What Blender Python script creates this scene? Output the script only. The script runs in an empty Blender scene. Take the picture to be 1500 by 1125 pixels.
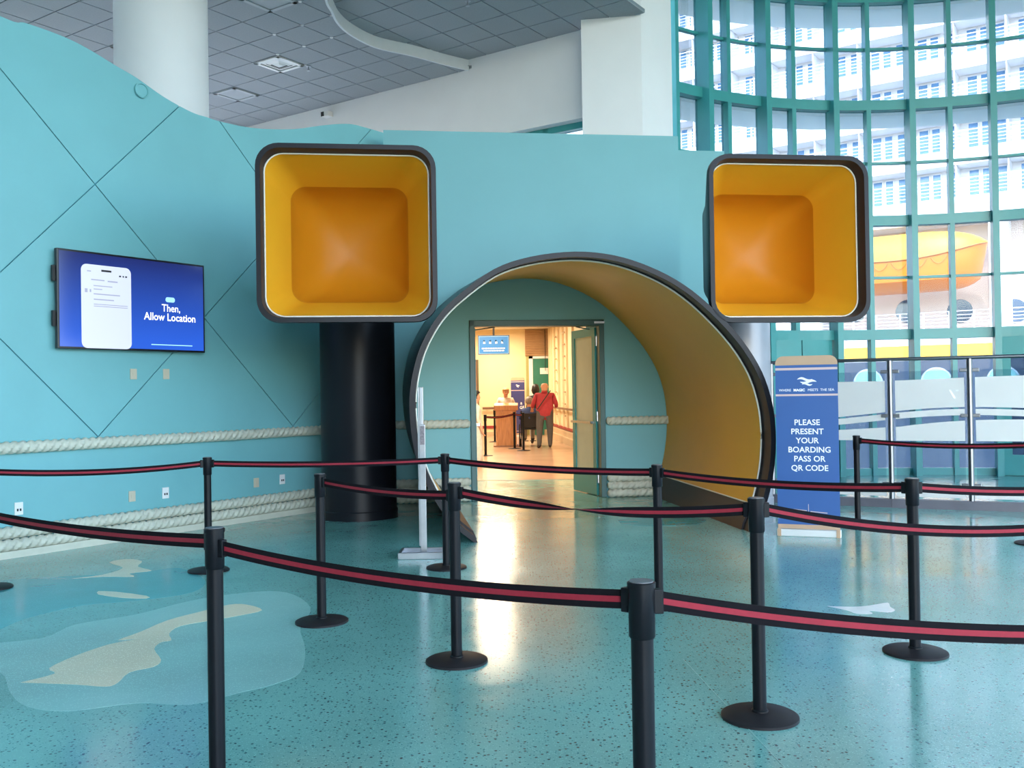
import bpy, bmesh, math, random
from mathutils import Vector, Matrix
random.seed(7)
S = bpy.context.scene
COL = S.collection
PI = math.pi

# ------------------------------------------------------------------ camera
FPX, CAMH, PITCH, ROLL = 1380.0, 1.53, math.radians(.52), math.radians(.9)
FW = Vector((0, math.cos(PITCH), math.sin(PITCH)))
U0 = Vector((0, -math.sin(PITCH), math.cos(PITCH)))
RT = Vector((1, 0, 0)) * math.cos(ROLL) - U0 * math.sin(ROLL)
UP = U0 * math.cos(ROLL) + Vector((1, 0, 0)) * math.sin(ROLL)
CC = Vector((0, 0, CAMH))
cam = bpy.data.objects.new('camera', bpy.data.cameras.new('camera'))
COL.objects.link(cam)
cam.data.sensor_width = 36
cam.data.lens = 36 * FPX / 1500
cam.data.clip_end = 500
mw = Matrix((RT, UP, -FW)).transposed().to_4x4()
mw.translation = CC
cam.matrix_world = mw
S.camera = cam
S.view_settings.view_transform = 'Standard'
S.view_settings.look = 'None'
S.view_settings.gamma = 1
S.view_settings.use_curve_mapping = False
S.view_settings.exposure = 1.35

# ------------------------------------------------------------------ sky, sun, lamps of the back room
w = bpy.data.worlds.new('sky'); S.world = w; w.use_nodes = True
nt = w.node_tree
sky = nt.nodes.new('ShaderNodeTexSky')
sky.sky_type = 'NISHITA'; sky.sun_disc = False
sky.sun_elevation = math.radians(50); sky.sun_rotation = math.radians(205)
sky.air_density = 1.0; sky.dust_density = 2.0; sky.ozone_density = 1.0
nt.links.new(sky.outputs[0], nt.nodes['Background'].inputs[0])
nt.nodes['Background'].inputs[1].default_value = 0.75

def lamp(name, kind, loc, energy, color=(1, 1, 1), size=1, sizey=None, direction=None):
    l = bpy.data.lights.new(name, kind); l.energy = energy; l.color = color
    if kind == 'AREA':
        l.size = size
        if sizey: l.shape = 'RECTANGLE'; l.size_y = sizey
    o = bpy.data.objects.new(name, l); COL.objects.link(o); o.location = loc
    if direction: o.rotation_euler = Vector(direction).to_track_quat('-Z', 'Y').to_euler()
    return o
sun = lamp('sun', 'SUN', (0, -20, 40), 1.1, (1, .96, .9), direction=(.30, .62, -.78))
sun.data.angle = math.radians(.6)
for i, (x, y) in enumerate(((-.6, 17.2), (-.8, 22.0), (-.8, 27.5), (-.6, 31.5))):
    lamp('back_room_lamp', 'AREA', (x, y, 3.66), 95, (1, .80, .56), 1.2, 1.2)

# ------------------------------------------------------------------ measuring: pixel of the photo -> point on a real surface
def ray(x, y): return FW + RT * ((x - 750) / FPX) - UP * ((y - 562.5) / FPX)
def fl(x, y, z=0.0):
    d = ray(x, y); return CC + d * ((z - CAMH) / d.z)
def onp(x, y, p, n):
    d = ray(x, y); return CC + d * ((Vector(p) - CC).dot(n) / d.dot(n))
def dep(x, y, Y):
    d = ray(x, y); return CC + d * (Y / d.y)
def pix(P):
    d = Vector(P) - CC; z = d.dot(FW)
    return (750 + FPX * d.dot(RT) / z, 562.5 - FPX * d.dot(UP) / z, z)

# ------------------------------------------------------------------ materials
MATS = {}
def mat(name, col, rough=.5, metal=0., spec=.5, vary=.0, scale=6., bump=0., bscale=60., coat=0., emit=None, estr=0.):
    if name in MATS: return MATS[name]
    m = bpy.data.materials.new(name); m.use_nodes = True; MATS[name] = m
    t = m.node_tree; b = t.nodes['Principled BSDF']
    b.inputs['Base Color'].default_value = (*col, 1)
    b.inputs['Roughness'].default_value = rough
    b.inputs['Metallic'].default_value = metal
    b.inputs['Specular IOR Level'].default_value = spec
    b.inputs['Coat Weight'].default_value = coat
    tc = t.nodes.new('ShaderNodeTexCoord')
    if vary:
        n = t.nodes.new('ShaderNodeTexNoise'); n.inputs['Scale'].default_value = scale; n.inputs['Detail'].default_value = 4
        r = t.nodes.new('ShaderNodeMapRange')
        r.inputs[1].default_value = .3; r.inputs[2].default_value = .7
        r.inputs[3].default_value = 1 - vary; r.inputs[4].default_value = 1 + vary
        mx = t.nodes.new('ShaderNodeVectorMath'); mx.operation = 'SCALE'
        mx.inputs[0].default_value = col
        t.links.new(tc.outputs['Object'], n.inputs['Vector'])
        t.links.new(n.outputs['Fac'], r.inputs[0]); t.links.new(r.outputs[0], mx.inputs['Scale'])
        t.links.new(mx.outputs[0], b.inputs['Base Color'])
    if bump:
        n = t.nodes.new('ShaderNodeTexNoise'); n.inputs['Scale'].default_value = bscale; n.inputs['Detail'].default_value = 3
        bp = t.nodes.new('ShaderNodeBump'); bp.inputs['Strength'].default_value = bump; bp.inputs['Distance'].default_value = .01
        t.links.new(tc.outputs['Object'], n.inputs['Vector'])
        t.links.new(n.outputs['Fac'], bp.inputs['Height']); t.links.new(bp.outputs[0], b.inputs['Normal'])
    if emit:
        b.inputs['Emission Color'].default_value = (*emit, 1); b.inputs['Emission Strength'].default_value = estr
    return m

def glassmat(name, tint, refl=.12, rough=.02):
    m = bpy.data.materials.new(name); m.use_nodes = True; MATS[name] = m
    t = m.node_tree; t.nodes.remove(t.nodes['Principled BSDF'])
    tr = t.nodes.new('ShaderNodeBsdfTransparent'); tr.inputs[0].default_value = (*tint, 1)
    gl = t.nodes.new('ShaderNodeBsdfGlossy'); gl.inputs['Roughness'].default_value = rough
    fr = t.nodes.new('ShaderNodeFresnel'); fr.inputs[0].default_value = 1.35
    ml = t.nodes.new('ShaderNodeMath'); ml.operation = 'MULTIPLY'; ml.inputs[1].default_value = refl * 8
    ml.use_clamp = True
    mx = t.nodes.new('ShaderNodeMixShader')
    t.links.new(fr.outputs[0], ml.inputs[0]); t.links.new(ml.outputs[0], mx.inputs[0])
    t.links.new(tr.outputs[0], mx.inputs[1]); t.links.new(gl.outputs[0], mx.inputs[2])
    t.links.new(mx.outputs[0], t.nodes['Material Output'].inputs[0])
    return m
GLASS = glassmat('window_glass', (.62, .67, .70), .05)
RGLASS = glassmat('railing_glass', (.80, .86, .90), .07)

def frostmat(name, col, trans):
    m = bpy.data.materials.new(name); m.use_nodes = True; MATS[name] = m
    t = m.node_tree; t.nodes.remove(t.nodes['Principled BSDF'])
    a = t.nodes.new('ShaderNodeBsdfTranslucent'); a.inputs[0].default_value = (*col, 1)
    d = t.nodes.new('ShaderNodeBsdfDiffuse'); d.inputs[0].default_value = (*col, 1)
    tr = t.nodes.new('ShaderNodeBsdfTransparent')
    m1 = t.nodes.new('ShaderNodeMixShader'); m1.inputs[0].default_value = .35
    m2 = t.nodes.new('ShaderNodeMixShader'); m2.inputs[0].default_value = trans
    t.links.new(a.outputs[0], m1.inputs[1]); t.links.new(d.outputs[0], m1.inputs[2])
    t.links.new(m1.outputs[0], m2.inputs[1]); t.links.new(tr.outputs[0], m2.inputs[2])
    t.links.new(m2.outputs[0], t.nodes['Material Output'].inputs[0])
    return m
FROST = frostmat('frosted_film', (.98, .95, .90), .10)

CANOPY = frostmat('translucent_canopy', (.93, .94, .88), .05)

TEAL = mat('teal_wall_paint', (.18, .45, .475), .42, spec=.35, vary=.035, scale=1.5, bump=.04, bscale=40)
TEALB = mat('teal_back_wall_paint', (.18, .43, .465), .5, spec=.3, vary=.03, scale=1.2, bump=.03, bscale=40)
GROOVE = mat('groove_paint', (.05, .27, .34), .6)
ROPE = mat('rope_plaster', (.54, .55, .45), .7, vary=.05, scale=9)
WHITE = mat('white_paint', (.78, .79, .80), .55, vary=.015, scale=2)
TILE = mat('ceiling_tile', (.32, .345, .365), .9, vary=.05, scale=45, bump=.15, bscale=160)
GRID = mat('ceiling_grid', (.20, .24, .27), .6, vary=.02)
BLACK = mat('black_gloss_paint', (.009, .010, .014), .36, spec=.2, vary=.06, scale=3)
RIM = mat('dark_rim_paint', (.020, .019, .022), .45, spec=.2, vary=.06, scale=3)
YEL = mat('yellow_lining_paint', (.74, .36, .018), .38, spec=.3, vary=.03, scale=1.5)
PALE = mat('pale_edge_trim', (.75, .72, .62), .5, vary=.02)
GREEN = mat('green_metal', (.045, .30, .30), .35, spec=.5, vary=.04, scale=3)
DGREEN = mat('dark_green_metal', (.012, .085, .085), .4, vary=.04, scale=3)
STEEL = mat('brushed_steel', (.42, .44, .47), .34, 1.0, vary=.06, scale=14)
DSTEEL = mat('dark_steel', (.20, .21, .23), .32, 1.0, vary=.06, scale=14)
POSTB = mat('stanchion_black', (.006, .007, .009), .38, spec=.16, vary=.08, scale=8)
BELT = mat('belt_black', (.009, .008, .010), .85, spec=.08, vary=.1, scale=60)
BELTR = mat('belt_red', (.26, .008, .022), .75, vary=.08, scale=60)
BASEB = mat('stanchion_base', (.016, .015, .017), .5, spec=.16, vary=.1, scale=12)

# terrazzo floor: teal with blotches, dark and light chips
def terrazzo(name, base, chips=True):
    m = bpy.data.materials.new(name); m.use_nodes = True; MATS[name] = m
    t = m.node_tree; b = t.nodes['Principled BSDF']; L = t.links.new
    tc = t.nodes.new('ShaderNodeTexCoord')
    n1 = t.nodes.new('ShaderNodeTexNoise'); n1.inputs['Scale'].default_value = .55; n1.inputs['Detail'].default_value = 3
    cr = t.nodes.new('ShaderNodeValToRGB')
    d = [c * .86 for c in base]; l = [min(1, c * 1.16) for c in base]
    cr.color_ramp.elements[0].position = .38; cr.color_ramp.elements[0].color = (*d, 1)
    cr.color_ramp.elements[1].position = .64; cr.color_ramp.elements[1].color = (*l, 1)
    L(tc.outputs['Object'], n1.inputs['Vector']); L(n1.outputs['Fac'], cr.inputs[0])
    out = cr.outputs[0]
    def chip(scale, lo, hi, col, dens):
        nonlocal out
        v = t.nodes.new('ShaderNodeTexVoronoi'); v.inputs['Scale'].default_value = scale
        L(tc.outputs['Object'], v.inputs['Vector'])
        r = t.nodes.new('ShaderNodeMapRange'); r.inputs[1].default_value = lo; r.inputs[2].default_value = hi
        r.inputs[3].default_value = 1; r.inputs[4].default_value = 0
        L(v.outputs['Distance'], r.inputs[0])
        s = t.nodes.new('ShaderNodeSeparateColor'); L(v.outputs['Color'], s.inputs[0])
        g = t.nodes.new('ShaderNodeMath'); g.operation = 'LESS_THAN'; g.inputs[1].default_value = dens
        L(s.outputs[0], g.inputs[0])
        k = t.nodes.new('ShaderNodeMath'); k.operation = 'MULTIPLY'
        L(r.outputs[0], k.inputs[0]); L(g.outputs[0], k.inputs[1])
        mx = t.nodes.new('ShaderNodeMix'); mx.data_type = 'RGBA'
        L(k.outputs[0], mx.inputs['Factor']); L(out, mx.inputs['A']); mx.inputs['B'].default_value = (*col, 1)
        out = mx.outputs['Result']
    chip(130, .25, .45, tuple(min(1, c * 1.35 + .03) for c in base), .30)
    if chips:
        chip(40, .22, .30, (.01, .09, .11), .42)
        chip(75, .22, .34, (.03, .17, .19), .25)
    L(out, b.inputs['Base Color'])
    b.inputs['Roughness'].default_value = .17
    n2 = t.nodes.new('ShaderNodeTexNoise'); n2.inputs['Scale'].default_value = 3; n2.inputs['Detail'].default_value = 5
    r2 = t.nodes.new('ShaderNodeMapRange'); r2.inputs[1].default_value = .3; r2.inputs[2].default_value = .7
    r2.inputs[3].default_value = .12; r2.inputs[4].default_value = .22
    L(tc.outputs['Object'], n2.inputs['Vector']); L(n2.outputs['Fac'], r2.inputs[0]); L(r2.outputs[0], b.inputs['Roughness'])
    b.inputs['Specular IOR Level'].default_value = .78
    bp = t.nodes.new('ShaderNodeBump'); bp.inputs['Strength'].default_value = .04; bp.inputs['Distance'].default_value = .02
    n3 = t.nodes.new('ShaderNodeTexNoise'); n3.inputs['Scale'].default_value = 9
    L(tc.outputs['Object'], n3.inputs['Vector']); L(n3.outputs['Fac'], bp.inputs['Height']); L(bp.outputs[0], b.inputs['Normal'])
    return m
FLOORM = terrazzo('teal_terrazzo', (.165, .385, .345))
AQUA = terrazzo('aqua_terrazzo', (.27, .50, .46), False)
DEEP = terrazzo('deep_teal_terrazzo', (.06, .32, .33), False)
SAND = terrazzo('sand_terrazzo', (.80, .67, .46), False)

def woodmat(name, c1, c2, scale=3, rough=.35):
    m = bpy.data.materials.new(name); m.use_nodes = True; MATS[name] = m
    t = m.node_tree; b = t.nodes['Principled BSDF']; L = t.links.new
    tc = t.nodes.new('ShaderNodeTexCoord'); mp = t.nodes.new('ShaderNodeMapping')
    mp.inputs['Scale'].default_value = (scale * 4, scale * 4, scale * .4)
    n = t.nodes.new('ShaderNodeTexNoise'); n.inputs['Scale'].default_value = 3; n.inputs['Detail'].default_value = 6
    cr = t.nodes.new('ShaderNodeValToRGB')
    cr.color_ramp.elements[0].position = .3; cr.color_ramp.elements[0].color = (*c1, 1)
    cr.color_ramp.elements[1].position = .7; cr.color_ramp.elements[1].color = (*c2, 1)
    L(tc.outputs['Object'], mp.inputs[0]); L(mp.outputs[0], n.inputs['Vector']); L(n.outputs['Fac'], cr.inputs[0])
    L(cr.outputs[0], b.inputs['Base Color']); b.inputs['Roughness'].default_value = rough
    return m
OAK = woodmat('honey_oak', (.42, .17, .055), (.62, .30, .11))

# ------------------------------------------------------------------ mesh building
class MB:
    def __init__(s): s.v = []; s.f = []; s.m = []
    def add(s, vs, fs, mi=0):
        o = len(s.v); s.v += [Vector(p) for p in vs]
        s.f += [tuple(i + o for i in f) for f in fs]; s.m += [mi] * len(fs); return s
    def obox(s, c, ax, ay, az, mi=0):           # centre + three half-axis vectors
        c, ax, ay, az = Vector(c), Vector(ax), Vector(ay), Vector(az)
        vs = [c + ax * i + ay * j + az * k for i in (-1, 1) for j in (-1, 1) for k in (-1, 1)]
        return s.add(vs, [(0, 1, 3, 2), (4, 6, 7, 5), (0, 4, 5, 1), (2, 3, 7, 6), (0, 2, 6, 4), (1, 5, 7, 3)], mi)
    def box(s, x0, x1, y0, y1, z0, z1, mi=0):
        return s.obox(((x0 + x1) / 2, (y0 + y1) / 2, (z0 + z1) / 2), ((x1 - x0) / 2, 0, 0), (0, (y1 - y0) / 2, 0), (0, 0, (z1 - z0) / 2), mi)
    def bar(s, a, b, wdir, hw, hh, mi=0):       # box beam from a to b, hw along wdir, hh across
        a, b = Vector(a), Vector(b); d = b - a; wv = Vector(wdir).normalized(); h = d.cross(wv).normalized()
        return s.obox((a + b) / 2, d / 2, wv * hw, h * hh, mi)
    def prism(s, poly, off, mi=0):              # polygon (3d pts) extruded by vector
        n = len(poly); off = Vector(off); P = [Vector(p) for p in poly]
        s.add(P + [p + off for p in P], [tuple(range(n))[::-1], tuple(range(n, 2 * n))] + [(i, (i + 1) % n, (i + 1) % n + n, i + n) for i in range(n)], mi)
        return s
    def loft(s, rings, closed=True, cap0=False, cap1=False, mi=0):
        n = len(rings[0]); vs = [p for r in rings for p in r]; fs = []
        for i in range(len(rings) - 1):
            for j in range(n if closed else n - 1):
                k = (j + 1) % n; fs.append((i * n + j, i * n + k, (i + 1) * n + k, (i + 1) * n + j))
        if cap0: fs.append(tuple(range(n))[::-1])
        if cap1: fs.append(tuple(range((len(rings) - 1) * n, len(rings) * n)))
        return s.add(vs, fs, mi)
    def lathe(s, prof, c=(0, 0, 0), n=24, mi=0):   # profile [(r,z)]
        c = Vector(c)
        rings = [[c + Vector((r * math.cos(2 * PI * k / n), r * math.sin(2 * PI * k / n), z)) for k in range(n)] for r, z in prof]
        return s.loft(rings, True, prof[0][0] > 1e-4, prof[-1][0] > 1e-4, mi)
    def tube(s, pts, r, n=8, mi=0, cap=True):
        pts = [Vector(p) for p in pts]; rings = []
        t0 = (pts[1] - pts[0]).normalized(); ref = Vector((0, 0, 1)) if abs(t0.z) < .9 else Vector((1, 0, 0))
        for i, p in enumerate(pts):
            t = (pts[min(i + 1, len(pts) - 1)] - pts[max(i - 1, 0)]).normalized()
            a = t.cross(ref).normalized(); b = t.cross(a)
            rr = r[i] if isinstance(r, (list, tuple)) else r
            rings.append([p + (a * math.cos(2 * PI * k / n) + b * math.sin(2 * PI * k / n)) * rr for k in range(n)])
        return s.loft(rings, True, cap, cap, mi)
    def mesh(s, name, mats, smooth=False):
        me = bpy.data.meshes.new(name)
        me.from_pydata([tuple(p) for p in s.v], [], s.f)
        for m in (mats if isinstance(mats, (list, tuple)) else [mats]): me.materials.append(m)
        if len(set(s.m)) > 1: me.polygons.foreach_set('material_index', s.m)
        bm = bmesh.new(); bm.from_mesh(me); bmesh.ops.recalc_face_normals(bm, faces=bm.faces); bm.to_mesh(me); bm.free()
        if smooth:
            me.polygons.foreach_set('use_smooth', [True] * len(me.polygons))
            me.set_sharp_from_angle(angle=math.radians(38))
        return me
    def build(s, name, mats, parent=None, smooth=False, local=False, bevel=0):
        """vertices are world coordinates unless local; the origin goes to the parent's place or to the base of the mesh"""
        o0 = Vector((0, 0, 0))
        if not local:
            if parent is not None:
                o0 = wloc(parent)
            else:
                xs = [p.x for p in s.v]; ys = [p.y for p in s.v]; zs = [p.z for p in s.v]
                o0 = Vector(((min(xs) + max(xs)) / 2, (min(ys) + max(ys)) / 2, min(zs)))
            s.v = [p - o0 for p in s.v]
        o = bpy.data.objects.new(name, s.mesh(name, mats, smooth)); COL.objects.link(o)
        if parent is not None: o.parent = parent
        elif not local: o.location = o0
        if bevel:
            b = o.modifiers.new('bevel', 'BEVEL'); b.width = bevel; b.segments = 2; b.limit_method = 'ANGLE'
        return o
def wloc(o):
    v = Vector((0, 0, 0))
    while o is not None: v += Vector(o.location); o = o.parent
    return v
def tag(o, label=None, cat=None, group=None, kind=None):
    if label: o['label'] = label
    if cat: o['category'] = cat
    if group: o['group'] = group
    if kind: o['kind'] = kind
    return o
def thing(name, loc, label, cat, group=None, rz=0, kind=None):
    o = bpy.data.objects.new(name, None); COL.objects.link(o); o.location = loc; o.rotation_euler.z = rz
    o.empty_display_size = .1
    return tag(o, label, cat, group, kind)
def copy_tree(o, parent=None):
    c = o.copy(); COL.objects.link(c); c.parent = parent
    for ch in list(o.children): copy_tree(ch, c)
    return c
def sharecopy(src, loc, parent):
    c = src.copy(); COL.objects.link(c); c.parent = parent; c.location = loc; return c

_TX = {}
def text2d(s, size, bold=0.0, align='CENTER'):
    cu = bpy.data.curves.new('t', 'FONT'); cu.body = s; cu.size = size; cu.align_x = align; cu.align_y = 'CENTER'
    cu.offset = bold; cu.resolution_u = 3
    o = bpy.data.objects.new('t', cu); COL.objects.link(o)
    dg = bpy.context.evaluated_depsgraph_get(); dg.update()
    me = bpy.data.meshes.new_from_object(o.evaluated_get(dg))
    vs = [Vector(v.co) for v in me.vertices]; fs = [tuple(p.vertices) for p in me.polygons]
    bpy.data.objects.remove(o); bpy.data.curves.remove(cu); bpy.data.meshes.remove(me)
    return vs, fs
def lettering(s, size, org, r, u, m, parent, sx=1.0, bold=0.0, name='lettering', align='CENTER'):
    vs, fs = text2d(s, size, bold, align); r, u = Vector(r), Vector(u); org = Vector(org)
    return MB().add([org + r * (p.x * sx) + u * p.y for p in vs], fs).build(name, m, parent)

def clip_half(poly, p, n):      # keep side (x-p).n >= 0 ; 2d tuples
    out = []
    for i in range(len(poly)):
        a, b = poly[i], poly[(i + 1) % len(poly)]
        da = (a[0] - p[0]) * n[0] + (a[1] - p[1]) * n[1]; db = (b[0] - p[0]) * n[0] + (b[1] - p[1]) * n[1]
        if da >= 0: out.append(a)
        if (da >= 0) != (db >= 0):
            k = da / (da - db); out.append((a[0] + (b[0] - a[0]) * k, a[1] + (b[1] - a[1]) * k))
    return out
def area2(p): return .5 * sum(p[i][0] * p[(i + 1) % len(p)][1] - p[(i + 1) % len(p)][0] * p[i][1] for i in range(len(p)))
def smooth_pts(pts, k=4):       # Catmull-Rom through 2d/3d points
    P = [Vector(p) for p in pts]; out = []
    for i in range(len(P) - 1):
        p0, p1, p2, p3 = P[max(i - 1, 0)], P[i], P[i + 1], P[min(i + 2, len(P) - 1)]
        for j in range(k):
            t = j / k
            out.append(.5 * ((2 * p1) + (p2 - p0) * t + (2 * p0 - 5 * p1 + 4 * p2 - p3) * t * t + (3 * p1 - p0 - 3 * p2 + p3) * t ** 3))
    return out + [P[-1]]

# ------------------------------------------------------------------ frames of reference of the place
Z3 = Vector((0, 0, 1))
W0 = fl(0, 818); W0.z = 0
W1 = fl(473, 746); DW = (W1 - W0).normalized(); NW = Vector((DW.y, -DW.x, 0))      # left wall: along, towards the room
def lw(x, y):
    P = onp(x, y, W0, NW); return ((P - W0).dot(DW), P.z)
def LW(t, z, out=0.0): return W0 + DW * t + Z3 * z + NW * out
AO = (fl(699, 795) + fl(1098, 780)) / 2; AO.z = 0                                   # portal: mid of its feet
AE = math.radians(7.6); E1 = Vector((math.cos(AE), math.sin(AE), 0)); E2 = Vector((-math.sin(AE), math.cos(AE), 0))
def A(s, d, z): return AO + E1 * s + E2 * d + Z3 * z
def apl(x, y, d=0.0):
    P = onp(x, y, AO + E2 * d, E2); return ((P - AO).dot(E1), P.z)
BD = 3.71                                                                             # back wall distance behind the portal front

# ------------------------------------------------------------------ curtain wall arc
RC = Vector((6.26, 10.38, 0)); RR = 6.0
def onarc(px, z=3.0, R=RR):
    d = ray(px, 400); d = Vector((d.x, d.y, 0)); o = Vector((0, 0, 0)) - RC
    a = d.dot(d); b = 2 * o.dot(d); c = o.dot(o) - R * R
    t = (-b + math.sqrt(max(0, b * b - 4 * a * c))) / (2 * a); P = d * t
    return math.atan2(P.y - RC.y, P.x - RC.x)
def ARC(th, r, z): return RC + Vector((math.cos(th) * r, math.sin(th) * r, z))

# ================================================================== FLOOR
th0 = onarc(984); th1 = math.radians(-25)
arc = [ARC(th0 + (th1 - th0) * k / 30, RR + .1, 0) for k in range(31)]
poly = [(-14, -9)] + [(18, -9), (18, arc[-1].y)] + [(p.x, p.y) for p in reversed(arc)] + [(2.5, 15.0), (2.5, 16.6), (-14, 16.6)]
floor = tag(MB().prism([(x, y, -.12) for x, y in poly], (0, 0, .12)).build('floor', FLOORM), kind='structure')

def inlay(pxs, z, m, name='inlay', sm=4):
    P = [fl(x, y) for x, y in pxs]; P.append(P[0])
    Q = smooth_pts(P, sm)[:-1] if sm > 1 else P[:-1]
    return MB().prism([(p.x, p.y, .0002) for p in Q], (0, 0, z)).build(name, m, floor)
inlay([(-60, 985), (0, 985), (15, 1015), (40, 1035), (100, 1042), (200, 1030), (280, 1032), (350, 1015), (400, 1003), (440, 985), (447, 950), (440, 920), (455, 890), (420, 868), (360, 868), (280, 880), (200, 900), (110, 915), (60, 935), (-60, 950)], .0006, AQUA)
inlay([(-30, 852), (60, 846), (140, 842), (210, 838), (262, 832), (300, 850), (280, 868), (200, 880), (120, 887), (40, 905), (-30, 925)], .0006, DEEP)
inlay([(30, 1000), (80, 987), (72, 979), (110, 961), (160, 944), (200, 936), (173, 938), (205, 926), (245, 909), (290, 897), (335, 886), (362, 886), (384, 894), (350, 902), (310, 909), (265, 917), (248, 928), (251, 938), (236, 941), (226, 951), (236, 967), (225, 977), (190, 985), (173, 1000), (155, 1006), (110, 1003)], .0012, SAND, 'island_inlay', 3)
inlay([(144, 866), (170, 867), (215, 873), (214, 877), (180, 876), (144, 871)], .0012, SAND, 'island_inlay', 2)
inlay([(105, 848), (150, 842), (180, 832), (160, 824), (185, 819), (208, 822), (202, 830), (222, 836), (190, 840), (196, 845), (150, 845)], .0012, SAND, 'island_inlay', 3)
inlay([(1212, 888), (1250, 889), (1275, 887), (1300, 883), (1304, 889), (1311, 894), (1300, 897), (1274, 895), (1278, 899), (1255, 899), (1240, 894)], .0012, mat('pale_terrazzo', (.80, .82, .80), .15, vary=.04, scale=20), 'island_inlay', 3)
inlay([(905, 762), (960, 757), (1030, 760), (1020, 768), (960, 771), (915, 768)], .0012, DEEP, 'inlay', 3)
# thin joint line across the floor at the right front
a, b = fl(1000, 965), fl(1150, 1125)
MB().bar((a.x, a.y, .0008), (b.x, b.y, .0008), (0, 0, 1), .0006, .0022).build('floor_joint', AQUA, floor)

# ================================================================== LEFT WALL
topc = [(0, 23.5), (35, 33), (68, 44), (103, 58), (135, 75), (171, 97), (200, 114), (240, 142), (280, 164), (304, 172), (323, 178), (360, 186), (392, 189), (432, 189), (470, 184), (496, 181.6), (516, 182), (536, 187), (560, 194), (585, 203)]
tl = [lw(*p) for p in topc]
tl = [(-3.2, tl[0][1] + .35), (-1.2, tl[0][1] + .22)] + tl
tl = [(p.x, p.y) for p in smooth_pts([(a, b, 0) for a, b in tl], 4)]
tend = tl[-1][0]
ZR = lw(236, 643)[1]
wall = MB().prism([LW(t, z, -.02) for t, z in [(-3.2, 0), (tend, 0)] + tl[::-1]], -NW * .16)
wall_left = tag(wall.build('wall_left', GROOVE), kind='structure')
low = [(-3.2, 0), (tend, 0), (tend, ZR), (-3.2, ZR)]
MB().prism([LW(t, z, 0) for t, z in low], -NW * .025).build('lower_panel', TEAL, wall_left)
up = [(-3.2, ZR), (tend, ZR)] + tl[::-1]
lines = [((0, 100), (428, 623)), ((262, 156), (0, 399)), ((0, 496), (142, 638)), ((147, 636), (377, 377)), ((322, 178), (390, 275)), ((430, 623), (473, 568))]
polys = [up]
for pa, pb in lines:
    a, b = lw(*pa), lw(*pb); dx, dy = b[0] - a[0], b[1] - a[1]; L = math.hypot(dx, dy); n = (-dy / L, dx / L); new = []
    for p in polys:
        for sgn in (1, -1):
            q = clip_half(p, (a[0] + n[0] * sgn * .006, a[1] + n[1] * sgn * .006), (n[0] * sgn, n[1] * sgn))
            if len(q) > 2 and abs(area2(q)) > .004: new.append(q)
    polys = new
for p in polys:
    MB().prism([LW(t, z, 0) for t, z in p], -NW * .025).build('wall_panel', TEAL, wall_left)

def rope(a, b, r, name, m, parent, up=Z3, pitch=.082):
    a, b = Vector(a), Vector(b); d = b - a; L = d.length; t = d / L
    s = t.cross(up).normalized(); n = max(2, int(L / .0125)); rings = []; N = 15
    for i in range(n + 1):
        ph = 2 * PI * (L * i / n) / (pitch * 3); c = a + t * (L * i / n); ring = []
        k0 = min(i, n - i); e = 1 if k0 > 2 else (.55, .8, .94)[k0]
        for j in range(N):
            th = 2 * PI * j / N; lob = abs(math.sin(1.5 * (th - ph)))
            rr = r * (.70 + .34 * lob ** .7) * e
            ring.append(c + (s * math.cos(th) + up * math.sin(th)) * rr)
        rings.append(ring)
    return MB().loft(rings, True, True, True).build(name, m, parent, smooth=True)
tA, tB = -2.6, lw(474, 640)[0] + .35
trim = thing('trim_1', LW(0, 0), None, None, kind='structure')
rope(LW(tA, ZR, .045), LW(tB, ZR, .045), .062, 'rope_moulding', ROPE, trim)
bb = thing('baseboard_left', LW(0, 0), None, None, kind='structure')
rope(LW(tA, .245, .05), LW(tB, .245, .05), .060, 'rope_moulding', ROPE, bb)
rope(LW(tA, .125, .06), LW(tB, .125, .06), .060, 'rope_moulding', ROPE, bb)
MB().prism([LW(tA, 0, 0), LW(tB, 0, 0), LW(tB, .07, 0), LW(tA, .07, 0)], NW * .11).build('base_strip', ROPE, bb)

# outlets and blank plates, wall disc
IVORY = mat('ivory_plastic', (.55, .50, .38), .5, vary=.03); WPLA = mat('white_plastic', (.8, .8, .78), .4, vary=.02); DARK = mat('dark_slot', (.02, .02, .02), .6, vary=.1)
plates = [((27, 745), 1, 'white outlet low on the teal wall at the far left edge'), ((193, 727), 0, 'beige blank plate low on the teal wall, left of a white outlet'),
          ((242, 722), 1, 'white outlet low on the teal wall below the screen'), ((375, 707), 0, 'beige plate low on the teal wall near the black column'),
          ((413, 702), 1, 'white outlet low on the teal wall nearest the black column'),
          ((195, 548), 0, 'beige blank plate under the wall screen, left of the pair'), ((243, 548), 0, 'beige blank plate under the wall screen, right of the pair')]
for (px, py), k, lab in plates:
    t, z = lw(px, py); o = thing('outlet' if k else 'wall_plate', LW(t, z), lab, 'outlet' if k else 'wall plate', 'plates on the teal wall')
    W, H = (.042, .062) if k else (.040, .058)
    MB().obox(LW(t, z, .006), DW * W, NW * .006, Z3 * H).build('plate', WPLA if k else IVORY, o, bevel=.003)
    if k:
        for q in (-.014, .014): MB().obox(LW(t + q, z - .012, .0135), DW * .008, NW * .002, Z3 * .012).build('socket', DARK, o)
    else:
        MB().obox(LW(t, z, .0135), DW * .012, NW * .0015, Z3 * .020).build('insert', IVORY, o)
t, z = lw(206, 133); c = LW(t, z, .0)
ringp = lambda r, o: [LW(t + r * math.cos(2 * PI * k / 28), z + r * math.sin(2 * PI * k / 28), o) for k in range(28)]
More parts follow.
